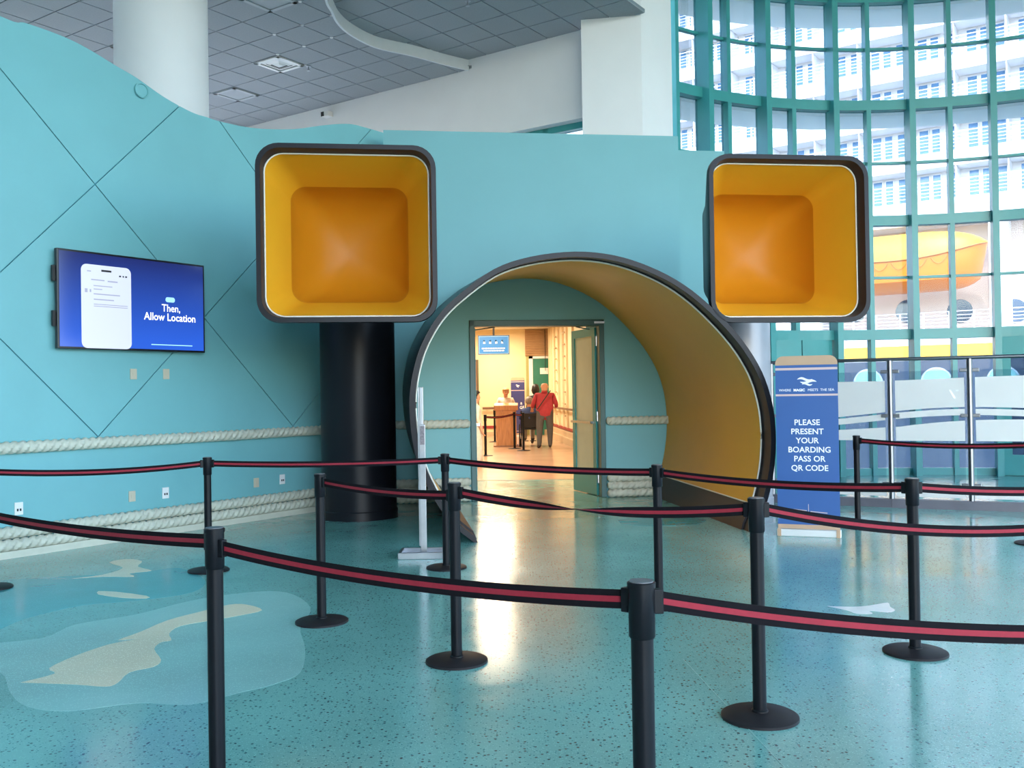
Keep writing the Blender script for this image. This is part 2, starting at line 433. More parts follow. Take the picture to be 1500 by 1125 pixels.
tag(MB().loft([ringp(.085, 0), ringp(.085, .03), ringp(.07, .035), ringp(.066, .022)], True, False, True).build('wall_disc', TEAL, smooth=True), 'small round teal disc near the curved top of the teal wall', 'cover')

# ================================================================== BACK WALL with doorway
sl, _ = apl(563, 300, BD); sr, _ = apl(995, 300, BD); ZT = apl(780, 195, BD)[1]
d0s, d1s = apl(689, 600, BD)[0], apl(886, 600, BD)[0]; dz = apl(788, 469, BD)[1]
b = MB()
for s0, s1, z0, z1 in ((sl, d0s, 0, ZT), (d1s, sr, 0, ZT), (d0s, d1s, dz, ZT)):
    b.obox(A((s0 + s1) / 2, BD + .1, (z0 + z1) / 2), E1 * ((s1 - s0) / 2), E2 * .1, Z3 * ((z1 - z0) / 2))
wall_back = tag(b.build('wall_back', TEALB), kind='structure')
s2, _ = apl(1062, 300, BD + .95)
wall_right = tag(MB().obox(A((sr - .3 + s2) / 2, BD + 1.0, apl(1030, 221, BD + .95)[1] / 2), E1 * ((s2 - sr + .3) / 2), E2 * .06, Z3 * (apl(1030, 221, BD + .95)[1] / 2)).build('wall_right', TEALB), kind='structure')
tr2 = thing('trim_2', A(0, BD, 0), None, None, kind='structure'); bb2 = thing('baseboard_back', A(0, BD, 0), None, None, kind='structure')
zr2 = apl(660, 621, BD)[1]
rope(A(sl + .1, BD - .045, zr2), A(d0s - .01, BD - .045, zr2), .062, 'rope_moulding', ROPE, tr2)
rope(A(d1s + .01, BD - .045, zr2), A(sr, BD - .045, zr2), .062, 'rope_moulding', ROPE, tr2)
for s0, s1 in ((sl + .1, d0s - .01), (d1s + .01, sr)):
    for z in (.06, .17, .28): rope(A(s0, BD - .05, z), A(s1, BD - .05, z), .058, 'rope_moulding', ROPE, bb2)
# door frame and leaves
door = thing('door_1', A((d0s + d1s) / 2, BD, 0), None, None, kind='structure')
fw = .075
for s0, s1, z0, z1 in ((d0s, d0s + fw, 0, dz), (d1s - fw, d1s, 0, dz), (d0s, d1s, dz - .085, dz)):
    MB().obox(A((s0 + s1) / 2, BD + .085, (z0 + z1) / 2), E1 * ((s1 - s0) / 2), E2 * .125, Z3 * ((z1 - z0) / 2)).build('door_frame', DGREEN, door, bevel=.006)
def leaf(hs, sgn, ang):
    H = dz - .11; Wd = (d1s - d0s - 2 * fw) / 2 - .01
    dirv = (E1 * (sgn * math.cos(ang)) + E2 * math.sin(ang)); nn = Vector((dirv.y, -dirv.x, 0))
    o = A(hs, BD + .16, .012)
    P = lambda u, z: o + dirv * u + Z3 * z
    lf = MB()
    for u0, u1, z0, z1 in ((0, .11, 0, H), (Wd - .11, Wd, 0, H), (.11, Wd - .11, 0, .30), (.11, Wd - .11, H - .12, H)):
        lf.obox(P((u0 + u1) / 2, (z0 + z1) / 2), dirv * ((u1 - u0) / 2), nn * .022, Z3 * ((z1 - z0) / 2))
    l = lf.build('door_leaf', GREEN, door)
    MB().obox(P(Wd / 2, .30 + (H - .42) / 2), dirv * (Wd / 2 - .11), nn * .006, Z3 * ((H - .42) / 2)).build('pane', mat('cream_door_panel', (.62, .60, .46), .3, vary=.03), l)
    for q in (-1, 1):
        MB().bar(P(.06, 1.06) + nn * (.07 * q), P(Wd - .06, 1.06) + nn * (.07 * q), Z3, .018, .012).bar(P(.08, 1.06), P(.08, 1.06) + nn * (.07 * q), Z3, .014, .014).bar(P(Wd - .08, 1.06), P(Wd - .08, 1.06) + nn * (.07 * q), Z3, .014, .014).build('push_bar', STEEL, l)
    for z in (.25, 1.15, H - .2): MB().lathe([(.016, z - .07), (.016, z + .07)], P(-.012, 0), 10).build('hinge', STEEL, l)
    MB().obox(P(.22, H - .06) - nn * (.05 * sgn), dirv * .14, nn * .03, Z3 * .03).bar(P(.2, H - .02), A(hs + sgn * .3, BD + .12, H + .02), Z3, .008, .012).build('door_closer', STEEL, l)
leaf(d1s - fw - .005, -1, math.radians(79))
leaf(d0s + fw + .005, 1, math.radians(97))
p = apl(877, 472.5, BD); MB().obox(A(p[0], BD - .044, p[1]), E1 * .075, E2 * .003, Z3 * .014).build('frame_plate', STEEL, door)

# ================================================================== ROUND TUNNEL ARCH
outpx = [(695, 796), (664, 770), (640, 738), (620, 700), (607, 660), (601, 620), (600, 580), (606, 540), (618, 503), (642, 462), (674, 430), (724, 394), (777, 376), (842, 368.5), (900, 374), (953, 391), (1002, 417), (1047, 454), (1088, 499), (1116, 544), (1131, 589), (1136.5, 634), (1135, 679), (1128, 720), (1118, 752), (1106, 778)]
ol = [apl(*p) for p in outpx]; ol[0] = (ol[0][0], 0); ol[-1] = (ol[-1][0], 0)
ol = [(p.x, p.y) for p in smooth_pts([(a, b, 0) for a, b in ol], 4)]
def inset(pl, k):
    out = []
    for i, (x, y) in enumerate(pl):
        a, b = pl[max(i - 1, 0)], pl[min(i + 1, len(pl) - 1)]; dx, dy = b[0] - a[0], b[1] - a[1]; L = math.hypot(dx, dy)
        out.append((x + dy / L * k, y - dx / L * k))
    out[0] = (out[0][0], 0); out[-1] = (out[-1][0], 0); return out
il = inset(ol, .055); nl = inset(ol, .075)
bs, bz = apl(978, 600, BD)[0] - max(p[0] for p in il), apl(812, 406, BD)[1] / max(p[1] for p in il)
def back(p, d):
    k = d / BD; return A(p[0] + bs * k, d, p[1] * (1 + (bz - 1) * k))
arch = thing('portal_arch', A(0, 0, 0), 'large round tunnel archway with black rim and yellow lining around the green doorway', 'archway')
b = MB()
b.loft([[A(p[0], 0, p[1]) for p in il], [A(p[0], 0, p[1]) for p in ol], [back(p, BD * .5) for p in ol], [back(p, BD - .02) for p in ol]], False)
b.build('outer_shell', BLACK, arch, smooth=True)
MB().loft([[A(p[0], .001, p[1]) for p in il], [back(p, .22) for p in il], [back(p, .22) for p in nl]], False).build('rim_lip', RIM, arch, smooth=True)
KZ = .28
ya = [i for i, p in enumerate(nl) if p[1] > KZ]; i0, i1 = ya[0], ya[-1]
def zat(i, j):
    k = (KZ - nl[i][1]) / (nl[j][1] - nl[i][1]); return (nl[i][0] + (nl[j][0] - nl[i][0]) * k, KZ)
pl_, pr_ = zat(i0 - 1, i0), zat(i1, i1 + 1)
mid = [pl_] + nl[i0:i1 + 1] + [pr_]
ds = [.22, .8, 1.6, 2.6, BD - .015]
MB().loft([[back(p, d) for p in mid] for d in ds], False).build('yellow_lining', YEL, arch, smooth=True)
for seg in (nl[:i0] + [pl_], [pr_] + nl[i1 + 1:]):
    MB().loft([[back(p, d) for p in seg] for d in ds], False).build('kick_strip', RIM, arch, smooth=True)
tw = MB().tube([back(p, .222) for p in mid], .009, 6)
for e in (pl_, pr_): tw.tube([back(e, d) for d in ds], .008, 6)
tw.build('edge_trim', PALE, arch, smooth=True)

# ================================================================== SQUARE FUNNELS ON COLUMNS
def rsq(cs, cz, d, h, r, n=7):
    out = []
    for q in range(4):
        a0 = q * PI / 2; cx = (h - r) * (1 if q in (0, 3) else -1); cy = (h - r) * (1 if q in (0, 1) else -1)
        for k in range(n + 1):
            a = a0 + PI / 2 * k / n; out.append(A(cs + cx + r * math.cos(a), d, cz + cy + r * math.sin(a)))
    return out
def funnel(cs, cz, lab, h=.90):
    o = thing('wall_funnel', A(cs, 1.2, cz - h), lab, 'funnel', 'square funnels flanking the archway')
    k = h / .935; R = lambda d, hh, r: rsq(cs, cz, d, hh * k, r * k)
    MB().loft([R(.0, .885, .20), R(-.0, .935, .24), R(.06, .94, .24), R(.82, .69, .20), R(1.05, .64, .21), R(1.30, .50, .22), R(1.46, .30, .15), R(1.50, .10, .05), R(2.6, .08, .04)], True, False, True).build('outer_shell', BLACK, o, smooth=True)
    MB().loft([R(.001, .885, .20), R(.15, .87, .20), R(.15, .862, .2)], True).build('rim_lip', RIM, o, smooth=True)
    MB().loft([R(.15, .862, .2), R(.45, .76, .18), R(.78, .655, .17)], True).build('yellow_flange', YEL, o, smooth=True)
    MB().loft([R(.78, .655, .17), R(1.0, .62, .2), R(1.22, .49, .22), R(1.36, .30, .15), R(1.40, .05, .04)], True, False, True).build('bowl', mat('shaded_yellow_bowl', (.56, .215, .008), .42, spec=.25, vary=.03, scale=1.5), o, smooth=True)  # yellow darkened to orange: shade of a deeper bowl put into the colour
    rg = R(.152, .862, .2); MB().tube(rg + [rg[0]], .008, 6).build('edge_trim', PALE, o, smooth=True)
    return o
cl, cr_ = apl(528, 348.5), apl(1135, 357)
cl = (cl[0] - .13, cl[1] + .05); cr_ = (cr_[0] + .18, cr_[1] + .06)
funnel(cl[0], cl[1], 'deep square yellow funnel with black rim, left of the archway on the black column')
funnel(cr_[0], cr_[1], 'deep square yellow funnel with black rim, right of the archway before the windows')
pc = fl(527, 757)
def column(c, r, h, m, lab, name='column', ringz=None):
    prof = [(r, 0), (r, h)]
    o = thing(name, (c[0], c[1], 0), lab, 'column')
    MB().lathe(prof, (c[0], c[1], 0), 48).build('shaft', m, o, smooth=True)
    MB().lathe([(r, 0), (r + .012, .0), (r + .012, .10), (r, .11)], (c[0], c[1], 0), 48).build('base_ring', m, o, smooth=True)
    return o
column(pc, .465, cl[1] - .06, BLACK, 'glossy black round column holding up the left funnel')
column(A(2.36, 2.4, 0), .35, cr_[1] - .06, mat('grey_column_paint', (.35, .36, .40), .35, .2, vary=.03), 'grey round column behind the archway under the right funnel')

# ================================================================== WALL SCREEN
tc = [lw(75, 364), lw(291, 390), lw(291, 517), lw(75, 511)]
t0, t1 = tc[0][0], tc[1][0]; z1 = (tc[0][1] + tc[1][1]) / 2; z0 = (tc[2][1] + tc[3][1]) / 2
tv = thing('wall_screen', LW((t0 + t1) / 2, z0), 'wide flat screen on the teal wall showing a blue phone instruction page', 'screen')
OUT = .10
MB().obox(LW((t0 + t1) / 2, (z0 + z1) / 2, OUT - .025), DW * ((t1 - t0) / 2), NW * .025, Z3 * ((z1 - z0) / 2)).build('housing', mat('screen_bezel', (.012, .012, .016), .3, vary=.05), tv, bevel=.006)
MB().obox(LW((t0 + t1) / 2, (z0 + z1) / 2, .025), DW * .3, NW * .025, Z3 * .2).build('wall_mount', DARK, tv)
for q in (.3, .75): MB().obox(LW(t0 - .01, z0 + (z1 - z0) * q, .055), DW * .02, NW * .015, Z3 * .08).build('side_bracket', DARK, tv)
def scrmat():
    m = bpy.data.materials.new('screen_blue'); m.use_nodes = True; t = m.node_tree; b = t.nodes['Principled BSDF']; L = t.links.new
    tc_ = t.nodes.new('ShaderNodeTexCoord'); sp = t.nodes.new('ShaderNodeSeparateXYZ'); L(tc_.outputs['Generated'], sp.inputs[0])
    cr = t.nodes.new('ShaderNodeValToRGB'); cr.color_ramp.elements[0].color = (.022, .105, .62, 1); cr.color_ramp.elements[1].color = (.012, .02, .13, 1)
    cr.color_ramp.elements[0].position = .1; L(sp.outputs['Z'], cr.inputs[0])
    L(cr.outputs[0], b.inputs['Emission Color']); b.inputs['Emission Strength'].default_value = .5
    b.inputs['Base Color'].default_value = (.01, .012, .02, 1); b.inputs['Roughness'].default_value = .18
    return m
sc = MB().obox(LW((t0 + t1) / 2, (z0 + z1) / 2, OUT + .001), DW * ((t1 - t0) / 2 - .022), NW * .001, Z3 * ((z1 - z0) / 2 - .022)).build('display', scrmat(), tv)
Wt, Ht = t1 - t0, z1 - z0
def TV(u, v, o=.0035): return LW(t0 + Wt * u, z0 + Ht * v, OUT + o)
LCD = mat('screen_white', (.3, .3, .3), .3, emit=(.70, .76, 1), estr=.33); LCDT = mat('screen_letters', (.3, .3, .3), .3, emit=(1, 1, 1), estr=.6)
LCDG = mat('screen_grey', (.1, .1, .1), .3, emit=(.35, .38, .55), estr=.45); LCDC = mat('screen_cyan', (.1, .2, .3), .3, emit=(.35, .7, .95), estr=.5)
def rrect(u0, u1, v0, v1, r, o, corners=(1, 1, 1, 1)):
    asp = Wt / Ht; P = []
    for q, (cx, cy, a0) in enumerate(((u1, v1, 0), (u0, v1, 90), (u0, v0, 180), (u1, v0, 270))):
        rr = r if corners[q] else 0.0001
        sx = -1 if q in (0, 3) else 1; sy = -1 if q in (0, 1) else 1
        for k in range(6):
            a = math.radians(a0 + 18 * k); P.append(TV(cx + sx * rr + rr * math.cos(a), cy + sy * rr * asp + rr * asp * math.sin(a), o))
    return P
ph = MB().add(rrect(.143, .465, .012, .87, .035, .004), [tuple(range(24))]).build('phone_graphic', LCD, tv)
for u0, u1, v, hh, m in ((.27, .335, .815, .010, DARK), (.205, .29, .715, .006, LCDG), (.31, .375, .71, .007, LCDG), (.22, .34, .655, .005, LCDG), (.22, .275, .62, .005, LCDG), (.22, .39, .57, .006, LCDG), (.22, .35, .515, .006, LCDG), (.22, .44, .465, .004, LCDG), (.22, .44, .445, .004, LCDG), (.165, .182, .60, .02, LCDG), (.195, .205, .60, .015, LCDG), (.385, .398, .775, .008, DARK), (.408, .418, .775, .008, DARK), (.425, .438, .775, .008, DARK), (.18, .205, .80, .006, LCDG)):
    P = [TV(u0, v - hh, .006), TV(u1, v - hh, .006), TV(u1, v + hh, .006), TV(u0, v + hh, .006)]
    MB().add(P, [(0, 1, 2, 3)]).build('phone_line', m, ph)
MB().add(rrect(.705, .773, .545, .60, .014, .004), [tuple(range(24))]).build('cyan_pill', LCDC, tv)
lettering('Then,', Ht * .115, TV(.745, .475), DW, Z3, LCDT, tv, .9, .0008)
lettering('Allow Location', Ht * .115, TV(.74, .375), DW, Z3, LCDT, tv, .93, .0016)
MB().add([TV(.60, .068), TV(.90, .068), TV(.90, .078), TV(.60, .078)], [(0, 1, 2, 3)]).build('small_print', LCDC, tv)

# ================================================================== CEILINGS (tile grid), fascia, white wall and columns
ZL, ZU = 7.08, 7.25
EA, EB = NW.copy(), DW.copy()                       # grid directions: a towards the near right, b away
_w = ray(851, 44); WP = CC + _w * ((ZU - CAMH) / _w.z); WP.z = 0
def AB(P): P = Vector(P) - WP; return (P.dot(EA), P.dot(EB))
def C(a, b, z): return WP + EA * a + EB * b + Z3 * z
edge = [(464, -330), (463, -200), (464, -120), (468, -50), (476, 0), (484, 16), (492, 32), (508, 48), (536, 64), (560, 72.5), (604, 82), (648, 94), (677, 101), (705, 107.5)]
ec = [AB(fl(x, y, ZL)) for x, y in edge]
ec = [(p.x, p.y) for p in smooth_pts([(a, b, 0) for a, b in ec], 4)]
ec[-1] = (ec[-1][0], 0)
aR = AB(fl(925, 5, ZU))[0]
low_reg = ec + [(-17, 0), (-17, ec[0][1])]
upp_reg = [(aR, ec[0][1])] + [(aR, .0)] + ec[::-1]
T = .61
tile_count = 0
def tiled(region, z, name, budget):
    global tile_count
    root = tag(MB().prism([C(a, b, z + .012) for a, b in region], Z3 * .05).build(name, GRID), kind='structure')
    base = wloc(root); full = None; rest = MB(); cells = []
    a0 = min(p[0] for p in region); a1 = max(p[0] for p in region); b0 = min(p[1] for p in region); b1 = 0
    for i in range(int(a0 / T) - 1, int(a1 / T) + 2):
        for j in range(int(b0 / T) - 1, 1):
            c = C((i + .5) * T, (j + .5) * T, z); q = pix(c)
            cells.append((q[2], i, j, q))
    cells.sort()
    for dist, i, j, q in cells:
        g = .009; p = region
        for pt, n in (((i * T + g, 0), (1, 0)), (((i + 1) * T - g, 0), (-1, 0)), ((0, j * T + g), (0, 1)), ((0, (j + 1) * T - g), (0, -1))):
            p = clip_half(p, pt, n)
            if len(p) < 3: break
        if len(p) < 3 or abs(area2(p)) < .003: continue
        inview = q[2] > 0 and -60 < q[0] < 1100 and -60 < q[1] < 215
        isfull = abs(abs(area2(p)) - (T - 2 * g) ** 2) < 1e-4
        if inview and budget > 0:
            budget -= 1; tile_count += 1
            if isfull:
                c = C((i + .5) * T, (j + .5) * T, z)
                if full is None:
                    full = MB().obox(c + Z3 * .01, EA * (T / 2 - g), EB * (T / 2 - g), Z3 * .01)
                    full.v = [v - c for v in full.v]
                    full = full.mesh('ceiling_tile', TILE)
                o = bpy.data.objects.new('ceiling_tile', full); COL.objects.link(o); o.parent = root; o.location = c - base
            else:
                MB().prism([C(a, b, z) for a, b in p], Z3 * .02).build('ceiling_tile', TILE, root)
        else:
            rest.prism([C(a, b, z) for a, b in p], Z3 * .02)
    if rest.v: rest.build('ceiling_tiles', TILE, root)['kind'] = 'stuff'
    return root
tiled(low_reg, ZL, 'ceiling', 290)
tiled(upp_reg, ZU, 'ceiling', 120)
fm = MB(); inn = [(a - .0, b) for a, b in ec]
fm.loft([[C(a, b, ZL - .012) for a, b in ec], [C(a, b, ZU + .01) for a, b in ec]], False)
nrm = []
for i in range(len(ec)):
    a, b = ec[max(i - 1, 0)], ec[min(i + 1, len(ec) - 1)]; dx, dy = b[0] - a[0], b[1] - a[1]; L = math.hypot(dx, dy); nrm.append((dy / L, -dx / L))
o2 = [(p[0] - n[0] * -.0 + n[0] * .035, p[1] + n[1] * .035) for p, n in zip(ec, nrm)]
fm = MB().loft([[C(a, b, ZU + .01) for a, b in ec], [C(a, b, ZL - .012) for a, b in ec], [C(a, b, ZL - .012) for a, b in o2], [C(a, b, ZU + .01) for a, b in o2]], False)
tag(fm.build('trim_3', mat('fascia_white', (.72, .75, .76), .6, vary=.02), smooth=False), kind='structure')
# high roof above everything
tag(MB().box(-15, 19, -9.5, 17.6, 10.4, 10.6).build('ceiling', WHITE), kind='structure')
tag(MB().box(-15, 0, -9.7, -9.5, 0, 10.4).build('wall_added_front', WHITE), kind='structure')  # unseen wall added behind the camera to block light; stops short for frontal light
tag(MB().box(-14.2, -14, -9.5, 16.6, 0, 10.4).build('wall_added_left', WHITE), kind='structure')  # unseen side wall, added to close off light from the left
# white wall above the window band, and the window band
WB = fl(851, 171, 0) if False else None
zb = CAMH + (WP.y) * (573 - 171) / FPX
wf = tag(MB().prism([C(-18, 0, zb), C(.12, 0, zb), C(.12, 0, 7.9), C(-18, 0, 7.9)], EB * .35).build('wall_far', WHITE), kind='structure')
win2 = thing('window_2', C(-2, .2, 4.2), None, None, kind='structure')
for a in (-5.6, -4.0, -2.4, -.8, .8):
    MB().obox(C(a, .25, (4.2 + zb) / 2), EA * .05, EB * .08, Z3 * ((zb - 4.2) / 2)).build('mullion', GREEN, win2)
for z in (4.25, zb - .05): MB().obox(C(-2.4, .25, z), EA * 3.4, EB * .08, Z3 * .05).build('transom', GREEN, win2)
for a in (-4.8, -3.2, -1.6, 0): MB().obox(C(a, .25, (4.2 + zb) / 2), EA * .74, EB * .006, Z3 * ((zb - 4.2) / 2 - .1)).build('pane', GLASS, win2)
# square white column by the curtain wall
c0 = dep(852, 100, 14.45); c1 = dep(940, 100, 14.3); c2 = dep(984, 100, 14.75)
c0.z = c1.z = c2.z = 0
sq = [c0, c1, c2, c0 + (c2 - c1)]
o = thing('column', (c1 + c0) / 2, 'square white column standing beside the curved glass wall', 'column')
MB().prism(sq, Z3 * 10.4).build('shaft', WHITE, o)
MB().prism([p + (p - (c0 + c2) / 2) * .02 for p in sq], Z3 * .15).build('base_ring', WHITE, o)
# round white column behind the left wall
cp = dep(237, 100, 12.5); o = column((cp.x, cp.y), .593, ZL + .02, WHITE, 'thick round white column rising behind the teal wall')
# ceiling fixtures
def fixture(px, py, lab, name, kind, z=ZL):
    P = fl(px, py, z); a, b = AB(P); a = (math.floor(a / T) + .5) * T; b = (math.floor(b / T) + .5) * T
    o = thing(name, C(a, b, z - .03), lab, kind)
    h = T / 2 - .02
    for k in range(4):
        dx, dy = ((1, 0), (0, 1), (-1, 0), (0, -1))[k]
        MB().obox(C(a + dx * (h - .03), b + dy * (h - .03), z - .012), (EA * .03 if dx else EA * h), (EB * .03 if dy else EB * h), Z3 * .012).build('frame', WPLA if kind == 'vent' else mat('panel_frame', (.42, .45, .47), .6, vary=.02), o)
    return o, a, b, h
o, a, b, h = fixture(393, 93, 'square white air vent in the grey tile ceiling', 'ceiling_vent', 'vent')
MB().obox(C(a, b, ZL - .004), EA * h, EB * h, Z3 * .003).build('backing', DARK, o)
for k in (.55, .36, .18):
    q = MB()
    q.loft([[C(a + sx * h * k, b + sy * h * k, ZL - .05 + k * .06) for sx, sy in ((-1, -1), (1, -1), (1, 1), (-1, 1))], [C(a + sx * h * (k + .16), b + sy * h * (k + .16), ZL - .012) for sx, sy in ((-1, -1), (1, -1), (1, 1), (-1, 1))]], True, k < .2)
    q.build('vane', WPLA, o)
for px, py, lab in ((375, 3, 'square flush light panel at the top of the tile ceiling'), (372, 137, 'faint square light panel low on the tile ceiling beside the round white column'), (160, 68, 'square flush panel on the tile ceiling left of the round white column')):
    o, a, b, h = fixture(px, py, lab, 'ceiling_panel', 'ceiling light')
    MB().obox(C(a, b, ZL - .006), EA * (h - .06), EB * (h - .06), Z3 * .005).build('diffuser', mat('diffuser_grey', (.36, .39, .41), .6, vary=.02), o)
for px, py, z, lab in ((452, 97, ZL, 'small sprinkler head below the tile ceiling right of the vent'), (685, 1, ZU, 'small sprinkler head at the top edge of the ceiling')):
    P = fl(px, py, z); o = thing('sprinkler', P - Z3 * .09, lab, 'sprinkler')
    MB().lathe([(.045, 0), (.045, -.01), (.012, -.015), (.012, -.06)], P, 12).build('stem', STEEL, o, smooth=True)
    MB().lathe([(.004, -.06), (.032, -.07), (.032, -.08), (.004, -.085)], P, 12).build('deflector', STEEL, o, smooth=True)
P = onp(483, 169, WP, EB); o = thing('security_camera', P, 'small white camera box high on the white wall', 'camera')
MB().obox(P - EB * .07, EA * .09, EB * .07, Z3 * .05).build('body', WPLA, o, bevel=.01)
MB().obox(P - EB * .145 - EA * .05, EA * .035, EB * .006, Z3 * .042).build('lens', DARK, o)
# loops of white clip dots on the ceiling grid
for k, (px, py) in enumerate(((410, 6), (446, 22), (413, 32), (447, 46), (416, 54), (480, 58), (449, 67), (420, 76), (421, 95), (452, 88), (481, 37))):
    P = fl(px, py, ZL); a, b = AB(P); a = round(a / T) * T; b = round(b / T) * T
    MB().lathe([(.028, .0), (.028, -.008), (.0001, -.012)], C(a, b, ZL + .004), 10).build('grid_clip', WPLA, bpy.data.objects['ceiling'])

# ================================================================== CURTAIN WALL (curved, green)
win = thing('window_1', ARC(onarc(1248), RR, 0), None, None, kind='structure')
thin = [onarc(p) for p in (1066, 1162, 1273, 1394)]; heavy = [onarc(p) for p in (1029, 1117, 1219, 1334, 1457)]
first = onarc(989)
step = (heavy[-1] - heavy[0]) / 4
allm = [first]
seq = sorted(thin + heavy, reverse=True); allm += seq
ext = seq[-1]
while ext + step / 2 > math.radians(-20):
    ext += step / 2; thin.append(ext) if (len(allm) % 2 == 0) else heavy.append(ext); allm.append(ext)
ZTOP = 10.4
rails = [2.43, 4.40, 6.40, 8.27]; trails = [3.42, 5.41, 7.40]
def mull(th, half, dep_, name):
    c, s = math.cos(th), math.sin(th); rad = Vector((c, s, 0)); tan = Vector((-s, c, 0))
    MB().obox(RC + rad * (RR - dep_ + .05) + Z3 * (ZTOP / 2), tan * half, rad * dep_, Z3 * (ZTOP / 2)).build(name, GREEN, win)
for th in allm:
    hv = th in heavy
    mull(th, .05 if hv else .038, .17 if hv else .09, 'mullion')
def seg(th_a, th_b, z, hz, r0, r1, name, m):
    n = 3
    ra = [th_a + (th_b - th_a) * k / n for k in range(n + 1)]
    b = MB(); b.loft([[ARC(t, r, zz) for r, zz in ((r0, z - hz), (r1, z - hz), (r1, z + hz), (r0, z + hz))] for t in ra], True, True, True)
    return b.build(name, m, win)
for i in range(len(allm) - 1):
    ta, tb = allm[i], allm[i + 1]
    for z in rails:
        seg(ta, tb, z, .085, RR - .13, RR + .05, 'transom', GREEN)
    for z in trails: seg(ta, tb, z, .022, RR - .05, RR + .03, 'transom', GREEN)
    zs = [0.05] + sorted(rails + trails) + [ZTOP]
    for z0_, z1_ in zip(zs[:-1], zs[1:]):
        seg(ta, tb, (z0_ + z1_) / 2, (z1_ - z0_) / 2, RR - .006, RR + .006, 'pane', GLASS)
    seg(ta, tb, .06, .06, RR - .08, RR + .06, 'sill', GREEN)
# curved outer canopies seen from below at two levels
for z in (6.30, 8.17):
    n = 40; b = MB(); ta, tb = allm[0] + .03, allm[-1]
    b.loft([[ARC(ta + (tb - ta) * k / n, r, zz) for r, zz in ((RR + .07, z - .03), (RR + .95, z - .02), (RR + .95, z + .05), (RR + .07, z + .05))] for k in range(n + 1)], True, True, True)
    b.build('canopy', CANOPY, win)
# green doors in the curtain wall
def gdoor(pa, pb, name, lites, zt=2.35):
    ta, tb = onarc(pa), onarc(pb); d = thing(name, ARC((ta + tb) / 2, RR - .1, 0), None, None, kind='structure')
    a, b = ARC(ta, RR - .09, 0), ARC(tb, RR - .09, 0); u = (b - a); L = u.length; u /= L; n = Vector((u.y, -u.x, 0)) * -1
    for i in range(2):
        s0 = L / 2 * i + .01; s1 = L / 2 * (i + 1) - .01
        P = lambda s, z: a + u * s + Z3 * z
        q = MB(); w_ = .13; tz = zt - .35
        for x0, x1, zz0, zz1 in ((s0, s0 + w_, .01, zt), (s1 - w_, s1, .01, zt), (s0 + w_, s1 - w_, .01, .35), (s0 + w_, s1 - w_, tz, zt)):
            q.obox(P((x0 + x1) / 2, (zz0 + zz1) / 2), u * ((x1 - x0) / 2), n * .025, Z3 * ((zz1 - zz0) / 2))
        lf = q.build('door_leaf', GREEN, d)
        MB().obox(P((s0 + s1) / 2, (.35 + tz) / 2), u * ((s1 - s0) / 2 - w_), n * .006, Z3 * ((tz - .35) / 2)).build('pane', GLASS, lf)
        MB().bar(P(s0 + .1, 1.05) + n * -.07, P(s1 - .1, 1.05) + n * -.07, Z3, .02, .015).build('push_bar', STEEL, lf)
gdoor(1122, 1213, 'door_2', 2); gdoor(1463, 1580, 'door_3', 2)

# ================================================================== GLASS RAILING
rp = [fl(x, y) for x, y in ((1133, 735.5), (1307, 743), (1424, 747))]
rp.append(rp[2] + (rp[2] - rp[1]) * 1.02); rp.append(rp[3] + (rp[3] - rp[2]))
gr = thing('glass_railing', rp[1], 'frosted glass railing with steel posts and clear waves before the windows', 'railing')
ZRL = 1.875
dirr = (rp[2] - rp[1]).normalized(); nr = Vector((dirr.y, -dirr.x, 0))
rp0 = rp[0] - dirr * .0
MB().tube([p + Z3 * ZRL for p in [rp0] + rp[1:]], .024, 10).build('top_rail', DSTEEL, gr, smooth=True)
dist = 0
for i, p in enumerate(rp):
    for sgn in (0,):
        po = MB().lathe([(.033, 0), (.033, ZRL - .015)], p, 14).build('post', DSTEEL, gr, smooth=True)
        MB().lathe([(.05, 0), (.05, .012), (.033, .02)], p, 14).build('foot', DSTEEL, po, smooth=True)
        for zc in (1.72, 1.16, .30):
            MB().bar(p - dirr * .11 + nr * .0 + Z3 * zc, p + dirr * .11 + Z3 * zc, Z3, .022, .018).build('clamp', DSTEEL, po, bevel=.006)
dist = 0.
for i in range(len(rp) - 1):
    a, b = rp[i], rp[i + 1]; u = (b - a); L = u.length; u /= L; n = Vector((u.y, -u.x, 0))
    g = .06
    P = lambda s, z, o=0: a + u * s + Z3 * z + n * o
    gp = MB().obox(P(L / 2, .93), u * (L / 2 - g), n * .006, Z3 * .79).build('glass_pane', RGLASS, gr)
    N = 14
    def wv(s, k): return k + .045 * math.sin((dist + s) * 1.75 - 2.2) + .055 * ((dist + s) - 1.4) * .6
    def film(lo, hi):
        q = MB(); xs = [g + (L - 2 * g) * k / N for k in range(N + 1)]
        q.loft([[P(x, lo(x), .007), P(x, hi(x), .007), P(x, hi(x), .0095), P(x, lo(x), .0095)] for x in xs], True, True, True)
        q.build('frosted_film', FROST, gp)
    w1 = lambda s: wv(s, 1.19); w1b = lambda s: w1(s) - .022
    w2 = lambda s: w1(s) - .10
    thick = lambda s: max(.012, .10 - .05 * abs(dist + s - 1.6) * .9)
    w2b = lambda s: w2(s) - thick(s)
    film(w1, lambda s: 1.62 - .02 * math.sin((dist + s) * 1.5)); film(w2, w1b); film(lambda s: .845, w2b); film(lambda s: .14, lambda s: .27)
    MB().obox(P(L / 2, .055, -.0), u * (L / 2), n * .05, Z3 * .055).build('plinth', mat('plinth_grey', (.10, .10, .12), .4, vary=.08), gr)
    dist += L

